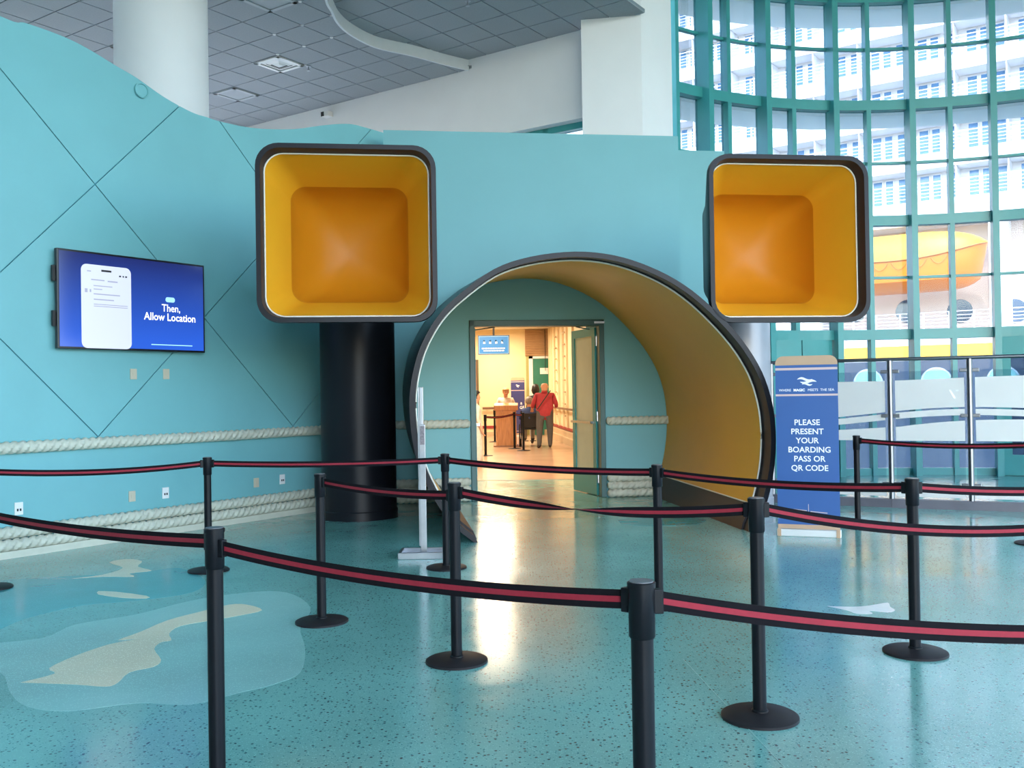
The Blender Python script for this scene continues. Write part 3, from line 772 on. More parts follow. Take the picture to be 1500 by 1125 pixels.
# small white mark stuck on the frosted glass
u_ = (rp[2] - rp[1]).normalized(); n_ = Vector((u_.y, -u_.x, 0)); q = MB()
def rpt(x, y): return onp(x, y, rp[1] + n_ * .012, n_)
q.add([rpt(1390, 571), rpt(1393, 571), rpt(1400, 583), rpt(1397, 584)], [(0, 1, 2, 3)]).add([rpt(1400, 571), rpt(1404, 571), rpt(1404, 573), rpt(1400, 573)], [(0, 1, 2, 3)])
q.build('white_mark', mat('sticker_white', (.95, .95, .95), .5), gr)

# ================================================================== SHIP
SD = Vector((.82, -.572, 0)).normalized(); SN = Vector((-SD.y, SD.x, 0)) * -1          # along (to the right), towards us
if SN.y > 0: SN = -SN
SP = dep(1390, 500, 55.0); SP.z = 0
def SH(t, z, o=0.0): return SP + SD * t + Z3 * z + SN * o
def spl(x, y, o=0.0):
    P = onp(x, y, SP + SN * o, SN); return ((P - SP).dot(SD), P.z)
SWH = mat('ship_white', (.80, .81, .83), .45, vary=.02, scale=.6)
SBLUE = mat('ship_navy_hull', (.035, .06, .105), .35, vary=.05, scale=.5)
SYEL = mat('ship_yellow_stripe', (.85, .45, .05), .45, vary=.02)
SPEACH = mat('ship_peach_wall', (.72, .60, .54), .6, vary=.03)
SGL = mat('ship_window_glass', (.10, .24, .46), .12, spec=.8, vary=.25, scale=.5)
SDGL = mat('ship_dark_glass', (.05, .10, .18), .1, spec=.8, vary=.2, scale=.5)
ship = thing('cruise_ship', SH(-8, -8), 'huge white cruise ship with balcony decks and navy hull moored outside the windows', 'ship')
TA, TBB = -48, 26
def slab(t0, t1, z0, z1, o0, o1, name, m, par=ship):
    return MB().obox(SH((t0 + t1) / 2, (z0 + z1) / 2, (o0 + o1) / 2), SD * ((t1 - t0) / 2), SN * ((o1 - o0) / 2), Z3 * ((z1 - z0) / 2)).build(name, m, par)
slab(TA, TBB, -8, 3.05, -12, 0, 'hull', SBLUE)
slab(TA, TBB, 3.2, 3.95, -12, .03, 'yellow_stripe', SYEL); slab(TA, TBB, 3.05, 3.2, -12, .02, 'white_stripe', SWH); slab(TA, TBB, 3.95, 4.8, -12, .02, 'white_stripe', SWH)
slab(TA, TBB, 4.8, 11.2, -12, -2.2, 'promenade_wall', SPEACH)
D0, DH = 12.5, 2.77; BAL = 1.5
slab(TA, TBB, 11.1, D0, -12, 0, 'fascia', SWH)
for k in range(6):
    z = D0 + k * DH
    slab(TA, TBB, z + .02, z + DH - .9, -12, -BAL, 'cabin_wall', SWH)
    slab(TA, TBB, z + DH - .9, z + DH, -12, 0, 'deck_edge', SWH)
slab(TA, TBB, D0 + 6 * DH, D0 + 6 * DH + 3, -12, -3, 'upper_works', SWH)
# shared pieces of the cabins (vertex 0,0,0 = deck edge front at the divider)
UW = 2.72
def local(mb): return mb
def lbox(b, t0, t1, z0, z1, o0, o1, mi=0):
    return b.obox(SD * ((t0 + t1) / 2) + Z3 * ((z0 + z1) / 2) + SN * ((o0 + o1) / 2), SD * ((t1 - t0) / 2), SN * ((o1 - o0) / 2), Z3 * ((z1 - z0) / 2), mi)
def wmesh(wd):
    b = MB(); lbox(b, 0, wd, .15, 1.72, -BAL, -BAL + .04, 0)
    for t0_, t1_, z0_, z1_ in ((-.06, 0, .1, 1.78), (wd, wd + .06, .1, 1.78), (-.06, wd + .06, 1.72, 1.78), (-.06, wd + .06, .09, .15)):
        lbox(b, t0_, t1_, z0_, z1_, -BAL, -BAL + .07, 1)
    return b.mesh('cabin_window', [SGL, SWH])
wmA, wmB = wmesh(.50), wmesh(.42)
db = MB(); lbox(db, -.03, .03, .02, 1.85, -BAL, -.05); divm = db.mesh('balcony_divider', SWH)
rb = MB()
for z in (.22, .42, .62, .82): lbox(rb, .0, UW, z - .018, z + .018, -.06, -.02)
lbox(rb, 0, UW, 1.02, 1.07, -.07, -.01)
for t_ in (.04, UW / 2): lbox(rb, t_ - .05, t_ + .05, 0, 1.05, -.07, -.01)
railm = rb.mesh('balcony_railing', SWH)
hb = wloc(ship)
def inst(me, P):
    o = bpy.data.objects.new(me.name, me); COL.objects.link(o); o.parent = ship; o.location = P - hb; return o
for k in range(6):
    z = D0 + k * DH
    for u in range(-8, 3):
        t = u * UW + .55
        inst(divm, SH(t, z)); inst(railm, SH(t, z))
        for dt, me in ((.50, wmA), (1.22, wmB), (1.98, wmA)):
            inst(me, SH(t + dt, z))
# promenade railing, round-topped windows, davits
for u in range(-9, 4):
    inst(railm, SH(u * UW, 4.82))
for px in (1252, 1330, 1406, 1486):
    t, z = spl(px, 456, -2.2)
    R = .72; P = [SH(t + R * math.cos(2 * PI * k / 24), z + R * math.sin(2 * PI * k / 24), -2.2) for k in range(24)]
    q = MB().prism(P, SN * .03); q.build('round_window', SDGL, ship)
for px in (1272, 1372, 1470, 1180):
    t, z = spl(px, 558); R = .86
    ring = lambda r, o: [SH(t + r * math.cos(2 * PI * k / 28), 1.75 + r * math.sin(2 * PI * k / 28), o) for k in range(28)]
    ph_ = MB().loft([ring(R, 0), ring(R + .02, .06), ring(R - .07, .06), ring(R - .1, .02)], True).build('porthole', mat('porthole_rim', (.45, .55, .62), .4, vary=.03), ship, smooth=True)
    MB().add(ring(R - .08, .03), [tuple(range(28))]).build('glass', mat('porthole_glass', (.28, .62, .60), .2, vary=.1), ph_)
t, _ = spl(1462, 400, .2); slab(t - .42, t + .42, 4.8, 11.2, -2.2, .5, 'davit', SWH); t2, _ = spl(1192, 400, .2); slab(t2 - .42, t2 + .42, 4.8, 11.2, -2.2, .5, 'davit', SWH)
# lifeboat
bt1, _ = spl(1447, 390, 1.2); bt0 = bt1 - 9.6
lb = thing('lifeboat', SH((bt0 + bt1) / 2, 6.9, 1.2), 'orange and yellow lifeboat hanging on the side of the white ship', 'lifeboat')
LBL = bt1 - bt0
def bsec(f):
    e = max(0., 1 - abs(2 * f - 1) ** 3.2) ** .5
    return 1.5 * (.12 + .88 * e)
hull, canp, gun = [], [], []
for i in range(25):
    f = i / 24; t = bt0 + LBL * f; w_ = bsec(f); keel = 6.95 + .55 * abs(2 * f - 1) ** 6; sheer = 8.75 + .75 * abs(2 * f - 1) ** 2.2
    rk = .0 if f < .5 else .35 * ((f - .5) * 2) ** 3
    pt = lambda y, z: SH(t - rk * (sheer - z) / 1.8 * 1.0, z, 1.2 + y)
    hull.append([pt(w_, sheer), pt(w_ * .98, sheer - .5), pt(w_ * .88, keel + .6), pt(w_ * .45, keel + .1), pt(0, keel), pt(-w_ * .45, keel + .1), pt(-w_ * .88, keel + .6), pt(-w_ * .98, sheer - .5), pt(-w_, sheer)])
    top = 10.45 - .85 * abs(2 * f - 1) ** 4
    canp.append([pt(w_, sheer), pt(w_ * .93, sheer + (top - sheer) * .55), pt(w_ * .6, sheer + (top - sheer) * .92), pt(0, top), pt(-w_ * .6, sheer + (top - sheer) * .92), pt(-w_ * .93, sheer + (top - sheer) * .55), pt(-w_, sheer)])
    gun.append(pt(w_ + .03, sheer))
MB().loft(hull, False, True, True).build('hull', mat('boat_orange', (.78, .20, .012), .4, vary=.03), lb, smooth=True)
MB().loft(canp, False, True, True).build('canopy', mat('boat_yellow', (.85, .46, .02), .4, vary=.03), lb, smooth=True)
MB().tube(gun, .05, 6).build('gunwale', mat('boat_fender', (.35, .13, .03), .6, vary=.05), lb, smooth=True)
for k in range(5):
    f0 = .28 + k * .11; pts = []
    for j in range(7):
        f = f0 + .09 * j / 6; w_ = bsec(f); sh = 8.75 + .75 * abs(2 * f - 1) ** 2.2
        pts.append(SH(bt0 + LBL * f, sh - .1 - .42 * (1 - (2 * j / 6 - 1) ** 2), 1.2 + w_ + .04))
    MB().tube(pts, .02, 5).build('grab_line', mat('boat_line', (.4, .2, .05), .7), lb)
# quay far below
tag(MB().box(-60, 120, 17.5, 52, -8.4, -8).build('ground', mat('quay_concrete', (.34, .34, .33), .8, vary=.06, scale=.5)), kind='structure')

# ================================================================== STANCHIONS
def stanchion(x, y, label, group='black belt stanchions of the queue', h=1.0):
    o = thing('belt_stanchion', (x, y, 0), label, 'stanchion', group)
    if 'proto' not in _TX:
        _TX['base'] = MB().lathe([(.0001, .030), (.05, .029), (.165, .018), (.177, .012), (.178, 0), (.0001, 0)], n=40).mesh('base', BASEB, True)
        _TX['post'] = MB().lathe([(.0315, .02), (.0315, .88)], n=24).mesh('post', POSTB, True)
        hd = MB().lathe([(.034, .845), (.037, .85), (.037, .985), (.040, .985), (.040, .998), (.036, 1.0), (.0001, 1.0)], n=24)
        _TX['head'] = hd.mesh('head', POSTB, True)
        _TX['cap'] = MB().lathe([(.034, 1.0), (.034, 1.003), (.0001, 1.004)], n=24).mesh('cap', mat('cap_grey', (.10, .105, .115), .35, vary=.05), True)
        _TX['collar'] = MB().lathe([(.030, .02), (.040, .02), (.038, .035), (.032, .04)], n=24).mesh('collar', POSTB, True)
        _TX['proto'] = 1
    for nm in ('base', 'post', 'head', 'cap', 'collar'):
        c = bpy.data.objects.new(nm, _TX[nm]); COL.objects.link(c); c.parent = o
    return o
def belt(o, p, q, sag=.04, zz=(.945, .945), twist=False, hw=.027, clips=True):
    p = Vector((p[0], p[1], zz[0])); q = Vector((q[0], q[1], zz[1])); d = (q - p); L = d.length; t = d / L; n = Vector((t.y, -t.x, 0)).normalized()
    a = p + t * .055; b = q - t * .055; N = 140 if twist else 36; black, red = [], []
    for i in range(N + 1):
        f = i / N; c = a + (b - a) * f - Z3 * (sag * 4 * f * (1 - f))
        ang = 0
        if twist: 
            g = min(1, max(0, (f - .12) / .70)); ang = PI * (g * g * (3 - 2 * g))
        u = Z3 * math.cos(ang) + n * math.sin(ang); v = n * math.cos(ang) - Z3 * math.sin(ang)
        black.append([c + u * hw + v * .0008, c + u * hw - v * .0008, c - u * hw - v * .0008, c - u * hw + v * .0008])
        red.append([c + u * hw * .31 + v * .0016, c + u * hw * .31 - v * .0016, c - u * hw * .31 - v * .0016, c - u * hw * .31 + v * .0016])
    bo = MB().loft(black, True, True, True).build('belt', BELT, o)
    MB().loft(red, True, True, True).build('red_stripe', BELTR, bo)
    for e, sg in ((p, 1), (q, -1)):
        MB().obox(e + t * (.046 * sg), t * .014, n * .012, Z3 * .034).build('clip', POSTB, o, bevel=.003)
SA, SB = (-1.17, 3.68), (.35, 2.62)
R1 = (3.2, 2.75); L1 = (-4.0, 6.12)
P1, P2, P3 = (1.13, 4.40), (-.34, 5.39), (-1.31, 6.38)
P4, P5, SC, SDd = (-2.70, 8.32), (-.60, 8.28), (1.02, 6.7), (2.29, 5.42)
P6 = (3.76, 10.32)
f0 = fl(-16, 862); L0 = (f0.x, f0.y); f0 = fl(1516, 797); R0 = (f0.x, f0.y)
a = stanchion(*SA, 'black stanchion in the left foreground, its foot below the picture edge')
belt(a, SA, L1, .06); a.scale.z = 1.02
b = stanchion(*SB, 'nearest black stanchion at the bottom centre, with a grey cap on its head')
belt(b, SB, SA, .035); belt(b, SB, R1, .13)
c = stanchion(*P3, 'black stanchion standing in front of the black round column')
belt(c, P3, P2, .02)
c = stanchion(*P2, 'black stanchion with its round foot in full view at the lower centre')
belt(c, P2, P1, .05, twist=True); c.scale.z = 1.02
c = stanchion(*P1, 'black stanchion with a large round foot in front of the right leg of the archway')
belt(c, P1, (3.7, 4.75), .14); c.scale.z = 1.02
c = stanchion(*P4, 'black stanchion close to the teal wall, right of the wall screen')
belt(c, P4, L0, .035); belt(c, P4, P5, .02)
c = stanchion(*P5, 'black stanchion beside the upright steel stand at the left of the doorway')
belt(c, P5, SC, .025)
c = stanchion(*SC, 'black stanchion in front of the archway between the doorway and its right leg')
belt(c, SC, SDd, .03)
c = stanchion(*SDd, 'black stanchion right of the blue banner with a belt to either side')
belt(c, SDd, (4.6, 6.0), .06)
c = stanchion(*P6, 'farthest black stanchion, just right of the blue banner before the glass railing')
belt(c, P6, R0, .03)
stanchion(*L0, 'black stanchion cut by the left picture edge, only its foot showing')
stanchion(*R0, 'black stanchion cut by the right picture edge, only its foot showing')

for (x_, y_), lab in ((L1, 'black stanchion off the left edge holding the end of the front left belt'), (R1, 'black stanchion off the right edge holding the end of the nearest belt'),
                      ((3.7, 4.75), 'black stanchion off the right edge holding the end of the middle belt'), ((4.6, 6.0), 'black stanchion off the right edge holding the end of the rear belt')):
    stanchion(x_, y_, lab)

# ================================================================== BLUE BANNER
BLUE = mat('banner_blue', (.025, .092, .28), .5, vary=.03, scale=3); TAN = mat('banner_tan', (.45, .30, .19), .5, vary=.03); BWH = mat('banner_white', (.80, .82, .86), .5); BROSE = mat('banner_line', (.55, .42, .40), .5)
NAVY = mat('banner_navy', (.030, .036, .15), .5, vary=.03, scale=3)
def banner(pl, pr, ztop, label, blue, lines, size, headline):
    pl, pr = Vector(pl), Vector(pr); pl.z = pr.z = 0
    u = pr - pl; L = u.length; u /= L; n = Vector((u.y, -u.x, 0))
    o = thing('pull_up_banner', (pl + pr) / 2, label, 'banner')
    P = lambda s, z, q=0: pl + u * (L * s) + Z3 * z + n * q
    H = ztop; r = .13
    pts = [(0, .075), (1, .075)] + [(1 - r + r * math.cos(a), H - r * L + r * L * math.sin(a)) for a in [PI / 2 * k / 6 for k in range(7)]] + [(r - r * math.sin(a), H - r * L + r * L * math.cos(a)) for a in [PI / 2 * k / 6 for k in range(7)]]
    hb_ = H - .095 * (H / 1.86)
    sheet = MB().prism([P(s, z, -.008) for s, z in clip_half(pts, (0, hb_), (0, -1))], n * .016).build('sheet', blue, o)
    MB().prism([P(s, z, -.008) for s, z in clip_half(pts, (0, hb_), (0, 1))], n * .016).build('tan_header', TAN, o)
    k = H / 1.86
    for z, hh, m in ((H - .135 * k, .012 * k, BROSE), (H - .405 * k, .010 * k, BROSE), (.185 * k, .008 * k, BROSE), (.095 * k, .022 * k, TAN)):
        MB().obox(P(.5, z, .0085), u * (L / 2 - .001), n * .001, Z3 * hh).build('stripe', m, sheet)
    # emblem: a low bow shape carried by three wave strokes
    ez = H - .265 * k
    for row, (x0, x1, amp, th_, dz_) in enumerate(((.355, .60, .020, .016, .022), (.40, .665, -.018, .017, -.004), (.43, .60, .014, .012, -.030))):
        top, bot = [], []
        for i in range(13):
            f = i / 12; s = x0 + (x1 - x0) * f; zc = ez + (dz_ + amp * math.sin(f * 2 * PI) * .6) * k; w_ = th_ * k * math.sin(PI * f) ** .7 * .75 + .0008
            top.append(P(s, zc + w_, .0095)); bot.append(P(s, zc - w_, .0095))
        MB().loft([[a_, b_] for a_, b_ in zip(top, bot)], False).build('wave_emblem', BWH, sheet)
    if headline:
        for tx, s_, bd in (('WHERE', .155, 0), ('MAGIC', .385, .0014), ('MEETS', .605, 0), ('THE', .775, 0), ('SEA', .895, 0)):
            lettering(tx, .036 * k, P(s_, H - .355 * k, .0095), u, Z3, BWH, sheet, 1.0, bd)
    for tx, z, sx in lines: lettering(tx, size, P(sx, z, .0095), u, Z3, BWH, sheet, 1.0, .0012 * k)
    MB().obox(P(.5, .035, 0), u * (L / 2 + .008), n * .06, Z3 * .035).build('base', mat('banner_base', (.70, .70, .68), .35, .3, vary=.03), o, bevel=.006)
    for s in (.03, .97): MB().obox(P(s, .04, .064), u * .018, n * .004, Z3 * .04).build('end_cap', TAN, o)
    MB().bar(P(.5, .03, -.05), P(.5, H - .1, -.014), u, .010, .006).build('support_pole', STEEL, o)
    return P
bl, br = fl(1140, 783.5), fl(1231.5, 787)
bc = (bl + br) / 2
def bzz(y): return onp(1185, y, bc, Vector((0, 1, 0))).z
LN = [('PLEASE', 619, .5), ('PRESENT', 632.3, .5), ('YOUR', 645.6, .5), ('BOARDING', 659, .53), ('PASS OR', 672.3, .53), ('QR CODE', 685.8, .53)]
PB = banner(bl, br, bzz(521), 'tall blue banner asking for a boarding pass, right of the archway', BLUE, [(t_, bzz(y_), s_) for t_, y_, s_ in LN], .082, True)
nB = Vector(((br - bl).y, -(br - bl).x, 0)).normalized()
# thin ornament near the foot
q = MB()
for s0_, s1_, z_ in ((.23, .47, .275), (.53, .80, .255)): q.bar(PB(s0_, z_, .0095), PB(s1_, z_ - .012, .0095), nB, .0006, .004)
q.bar(PB(.5, .235, .0095), PB(.5, .33, .0095), nB, .0006, .003)
q.build('foot_ornament', BROSE, [o for o in bpy.data.objects if o.name == 'sheet'][0])

# ================================================================== STEEL STAND
mp = fl(620, 815); st = thing('steel_stand', (mp.x, mp.y, 0), 'bare upright steel sign stand with a low tray base left of the doorway', 'stand')
x, y = mp.x, mp.y; ztop = onp(616, 567, mp, Vector((0, 1, 0))).z
MB().box(x - .035, x + .010, y - .012, y + .03, .10, ztop * .80).build('lower_tube', STEEL, st, bevel=.004)
MB().box(x - .020, x + .038, y - .03, y - .008, .03, ztop * .78).build('front_channel', STEEL, st, bevel=.004)
MB().box(x - .012, x + .022, y - .02, y + .012, ztop * .70, ztop).build('upper_tube', STEEL, st, bevel=.004)
MB().box(x - .030, x - .016, y - .01, y + .01, ztop * .72, ztop).build('side_rail', STEEL, st, bevel=.003)
MB().box(x - .012, x + .032, y - .034, y - .030, ztop * .66, ztop * .77).build('scale_label', mat('worn_label', (.20, .17, .18), .5, vary=.4, scale=60), st)
for x0, x1, y0, y1 in ((-.22, .22, -.16, -.13), (-.22, .22, .13, .16), (-.22, -.19, -.13, .13), (.19, .22, -.13, .13)):
    MB().box(x + x0, x + x1, y + y0, y + y1, 0.0, .06).build('base_bar', STEEL, st, bevel=.004)
MB().box(x - .19, x + .19, y - .13, y + .13, .005, .02).build('base_plate', STEEL, st)

# ================================================================== BACK ROOM
CREAM = mat('cream_wall', (.80, .66, .40), .55, vary=.03, scale=2); CREAM2 = mat('cream_panel', (.80, .68, .46), .5, vary=.03, scale=2)
YB = 33.6; RH = 3.78
rw0 = fl(852, 657); rw1 = dep(805, 600, YB); rw0.z = rw1.z = 0
rdir = (rw0 - rw1).normalized(); rnear = rw1 + rdir * ((YB - 15.2) / -rdir.y)
wb = tag(MB().prism([(-5, YB, 0), (2.2, YB, 0), (2.2, YB, RH), (-5, YB, RH)], (0, .2, 0)).build('wall_room_back', CREAM), kind='structure')
wr = tag(MB().prism([rw1, rnear, rnear + Z3 * RH, rw1 + Z3 * RH], (.12, 0, 0)).box(2.08, 2.18, 13.93, 15.3, 0, RH).box(2.08, rnear.x + .12, 15.2, 15.3, 0, RH).build('wall_room_right', CREAM2), kind='structure')
wl = tag(MB().box(-5.2, -5, 13.95, YB, 0, RH).build('wall_room_left', CREAM), kind='structure')
tag(MB().box(-5.2, 2.18, 13.95, 15.3, RH, RH + .1).box(-5.2, 2.62, 15.3, YB, RH, RH + .1).build('ceiling', mat('room_ceiling', (.75, .68, .55), .7, vary=.03)), kind='structure')
tag(MB().prism([A(-5.6, BD + .21, 3.4), A(sl, BD + .21, 3.4), A(sr - .3, BD + .21, 3.4), A(sr - .3, BD + .21, RH + .1), A(-5.6, BD + .21, RH + .1)][:5], E2 * .04).build('wall_room_front', CREAM), kind='structure')
RF = mat('warm_room_floor', (.50, .33, .22), .22, vary=.08, scale=1.2)
yf = fl(775, 703).y
tag(MB().box(-5, 2.5, yf, YB, -.05, .006).build('floor', RF), kind='structure')
# tall panel ribs, conduits and rungs on the right wall
def RWp(dy, z, o): 
    P = rw1 + rdir * (dy / -rdir.y if False else dy); return P + Z3 * z + Vector((rdir.y, -rdir.x, 0)) * o
rn = Vector((rdir.y, -rdir.x, 0)); rn = rn if rn.x < 0 else -rn
for dy in (.5, 1.3, 2.2, 3.4, 4.6, 5.6, 7.0):
    P = rw1 + rdir * dy; MB().obox(P + rn * .03 + Z3 * (RH / 2 + .2), rdir * .05, rn * .03, Z3 * (RH / 2 - .22)).build('wall_rib', CREAM2, wr)
for dy in (2.75, 5.1):
    P = rw1 + rdir * dy
    for k in range(9): MB().obox(P + rn * .06 + Z3 * (.8 + k * .36), rdir * .22, rn * .02, Z3 * .02).build('wall_rung', mat('rung_tan', (.45, .34, .2), .5, vary=.05), wr)
for k in range(9): MB().obox(rw1 + rdir * .9 + rn * .01 + Z3 * (1.0 + k * .33), rdir * .03, rn * .012, Z3 * .03).build('bolt', STEEL, wr)
bbr = thing('baseboard_room', rw1, None, None, kind='structure')
MB().obox(rw1 + rdir * 8 + rn * .10 + Z3 * .10, rdir * 8, rn * .10, Z3 * .10).build('kick_step', mat('tan_base', (.55, .42, .27), .5, vary=.05), bbr)
MB().obox(rw1 + rdir * 8 + rn * .06 + Z3 * .28, rdir * 8, rn * .06, Z3 * .08).build('kick_step', MATS['tan_base'], bbr)
MAROON = mat('maroon_strip', (.30, .03, .03), .5, vary=.05)
MB().obox(rw1 + rdir * 8 + rn * .03 + Z3 * .42, rdir * 8, rn * .03, Z3 * .035).build('red_strip', MAROON, bbr)
MB().box(-4.9, .35, YB - .03, YB, .26, .36).build('red_strip', MAROON, bbr); MB().box(-4.9, .35, YB - .05, YB, .0, .14).build('kick_step', MATS['tan_base'], bbr)
hrz = dep(832, 598, 29).z
hr = thing('handrail', rw1 + Z3 * hrz, 'brown wall handrail along the cream corridor wall right of the man in red', 'handrail')
MB().bar(rw1 + rdir * 1 + rn * .12 + Z3 * hrz, rw1 + rdir * 13 + rn * .12 + Z3 * hrz, Z3, .03, .02).build('rail', woodmat('dark_rail', (.12, .06, .03), (.2, .1, .05)), hr)
for k in (2, 5, 8, 11): MB().bar(rw1 + rdir * k + Z3 * hrz, rw1 + rdir * k + rn * .12 + Z3 * hrz, Z3, .015, .015).build('bracket', STEEL, hr)
zz = dep(718, 598, YB).z
hr = thing('handrail', (-1, YB, zz), 'brown wall handrail on the cream wall left of the wooden podium', 'handrail')
MB().bar((dep(707, 598, YB).x, YB - .12, zz), (.2, YB - .12, zz), Z3, .04, .02).build('rail', MATS['dark_rail'], hr)
for x in (-.9, -.2): MB().bar((x, YB, zz), (x, YB - .12, zz), Z3, .015, .015).build('bracket', STEEL, hr)
# green door and slatted blind on the far wall
gd = thing('door_4', dep(790, 600, YB), None, None, kind='structure')
x0, x1 = dep(775, 560, YB).x, rw1.x; zt_ = dep(785, 522, YB).z
MB().box(x0, x0 + .14, YB - .07, YB, 0, zt_).build('door_frame', WPLA, gd); MB().box(x0 - .1, x0, YB - .06, YB, 0, zt_).build('door_frame', mat('olive_frame', (.35, .33, .12), .5, vary=.05), gd); MB().box(x0, x1, YB - .07, YB, zt_ - .08, zt_).build('door_frame', WPLA, gd)
MB().box(x0 + .14, x1, YB - .05, YB, .01, zt_ - .08).build('door_leaf', mat('door_green', (.02, .17, .12), .45, vary=.05), gd)
s_ = MB().box(dep(791, 545, YB).x, dep(803, 545, YB).x, YB - .06, YB - .05, dep(797, 548, YB).z, dep(797, 539, YB).z).build('paper_notice', WPLA, gd)
bx0, bx1 = dep(769, 500, YB).x, rw1.x; bz0, bz1 = zt_ + .02, RH - .02
bld = thing('window_blind', ((bx0 + bx1) / 2, YB - .1, bz0), 'tan slatted blind above the green door at the end of the corridor', 'blind')
ns = 15
for k in range(ns):
    z = bz0 + (bz1 - bz0) * (k + .5) / ns
    MB().obox(((bx0 + bx1) / 2, YB - .09, z), ((bx1 - bx0) / 2, 0, 0), (0, .03, -.025), (0, .004, .005)).build('slat', mat('slat_tan', (.55, .36, .2), .5, vary=.05), bld)
MB().box(bx0, bx1, YB - .03, YB - .01, bz0, bz1).build('backing', mat('blind_back', (.30, .18, .10), .7, vary=.05), bld)
MB().box(bx1 - .14, bx1 - .12, YB - .15, YB - .13, dep(801, 543, YB).z, bz1).build('cord', DARK, bld)
# hanging blue sign
YS = 24.0; q0, q1 = dep(700, 491.5, YS), dep(746.5, 519, YS); zs0, zs1 = q1.z, q0.z
sg = thing('hanging_sign', ((q0.x + q1.x) / 2, YS, zs0), 'blue sign with white pictograms hanging from the corridor ceiling', 'sign')
MB().box(q0.x, q1.x, YS, YS + .04, zs0, zs1).build('panel', mat('sign_edge', (.02, .07, .2), .5), sg)
MB().box(q0.x + .02, q1.x - .02, YS - .004, YS, zs0 + .02, zs1 - .02).build('border', mat('sign_pale', (.25, .5, .8), .5), sg)
MB().box(q0.x + .035, q1.x - .035, YS - .008, YS - .004, zs0 + .035, zs1 - .035).build('face', mat('sign_blue', (.02, .20, .62), .45, vary=.03), sg)
MB().box((q0.x + q1.x) / 2 - .025, (q0.x + q1.x) / 2 + .025, YS + .005, YS + .035, zs1, RH).build('hanger', DARK, sg)
wS = q1.x - q0.x; hS = zs1 - zs0
for k in range(4):
    cx = q0.x + wS * (.20 + .19 * k); cz = zs0 + hS * .66
    m_ = MB(); yy = YS - .010
    m_.lathe([(.0001, 0), (.018, 0)], (0, 0, 0), 10)
    m_.v = [Vector((cx + v.x - .01 + .01 * (k % 2), yy, cz + .025 + v.y)) for v in m_.v]
    m_.add([(cx - .03, yy, cz - .045), (cx + .03, yy, cz - .045), (cx + .022 - .02 * (k == 3), yy, cz + .006), (cx - .022, yy, cz + .006)], [(0, 1, 2, 3)])
    m_.build('pictogram', BWH, sg)
for j, n_ in enumerate((9, 8)):
    random.seed(j); x = q0.x + wS * (.12 + .05 * j)
    for k in range(n_):
        wd = wS * random.uniform(.05, .09); m_ = MB().add([(x, YS - .010, zs0 + hS * (.32 - .12 * j) - .014), (x + wd, YS - .010, zs0 + hS * (.32 - .12 * j) - .014), (x + wd, YS - .010, zs0 + hS * (.32 - .12 * j) + .014), (x, YS - .010, zs0 + hS * (.32 - .12 * j) + .014)], [(0, 1, 2, 3)])
        m_.build('text_bar', BWH, sg); x += wd + wS * .012
# orange framed panel on the left
op = thing('framed_panel', dep(703, 600, YB), 'tall orange framed panel by the left jamb of the doorway', 'panel')
x0, x1 = dep(690, 550, YB - .1).x, dep(701, 550, YB - .1).x; za, zb_ = .15, dep(700, 527, YB - .1).z
MB().box(x0, x1 - .08, YB - .1, YB - .02, za, zb_ - .06).build('board', mat('orange_board', (.62, .20, .03), .5, vary=.1, scale=4), op)
MB().box(x1 - .08, x1, YB - .13, YB - .02, za, zb_).build('frame', mat('bronze_frame', (.10, .07, .03), .5), op); MB().box(x0, x1 - .08, YB - .13, YB - .02, zb_ - .06, zb_).build('frame', MATS['bronze_frame'], op)
# podium
pdp = fl(742, 654.6); pz = dep(742, 594, pdp.y).z; pw = .31
pod = thing('podium', (pdp.x, pdp.y, 0), 'honey wood podium in front of the blonde attendant in the corridor', 'podium')
for k in range(4):
    x = pdp.x - pw + 2 * pw * (k + .5) / 4 * .94 + .02
    MB().box(x - pw * .93 / 4 + .003, x + pw * .93 / 4 - .003, pdp.y - .005, pdp.y + .02, .04, pz * .74).build('front_plank', OAK, pod)
MB().box(pdp.x - pw * .93, pdp.x + pw * .93, pdp.y + .02, pdp.y + .45, .04, pz * .76).build('body', OAK, pod)
MB().box(pdp.x - pw * .96, pdp.x + pw * .96, pdp.y - .015, pdp.y + .46, pz * .75, pz * .78).build('moulding', OAK, pod)
MB().box(pdp.x - pw * .93, pdp.x + pw * .93, pdp.y, pdp.y + .45, pz * .78, pz * .9).build('upper_body', OAK, pod)
MB().prism([(pdp.x - pw - .03, pdp.y - .04, pz * .88), (pdp.x - pw - .03, pdp.y + .5, pz * .92), (pdp.x - pw - .03, pdp.y + .5, pz * 1.06), (pdp.x - pw - .03, pdp.y - .04, pz * 1.0)], (2 * pw + .06, 0, 0)).build('desk_top', OAK, pod, bevel=.01)
MB().box(pdp.x - pw - .05, pdp.x + pw + .05, pdp.y - .06, pdp.y + .48, .0, .04).build('plinth', woodmat('dark_oak', (.2, .08, .03), (.3, .13, .05)), pod)
# corridor stanchions
def far_st(px, py, label): P = fl(px, py); return stanchion(P.x, P.y, label, 'belt stanchions in the corridor'), (P.x, P.y)
s1, q1_ = far_st(711.5, 668, 'black stanchion in the corridor left of the wooden podium')
s2, q2_ = far_st(754, 657.5, 'black stanchion in the corridor just right of the wooden podium')
s3, q3_ = far_st(767, 660.5, 'black stanchion in the corridor in front of the wheelchair')
s4, q4_ = far_st(725, 647.5, 'stanchion in the corridor half hidden behind the wooden podium')
belt(s1, q1_, q2_, .04); belt(s2, q2_, q3_, .02)
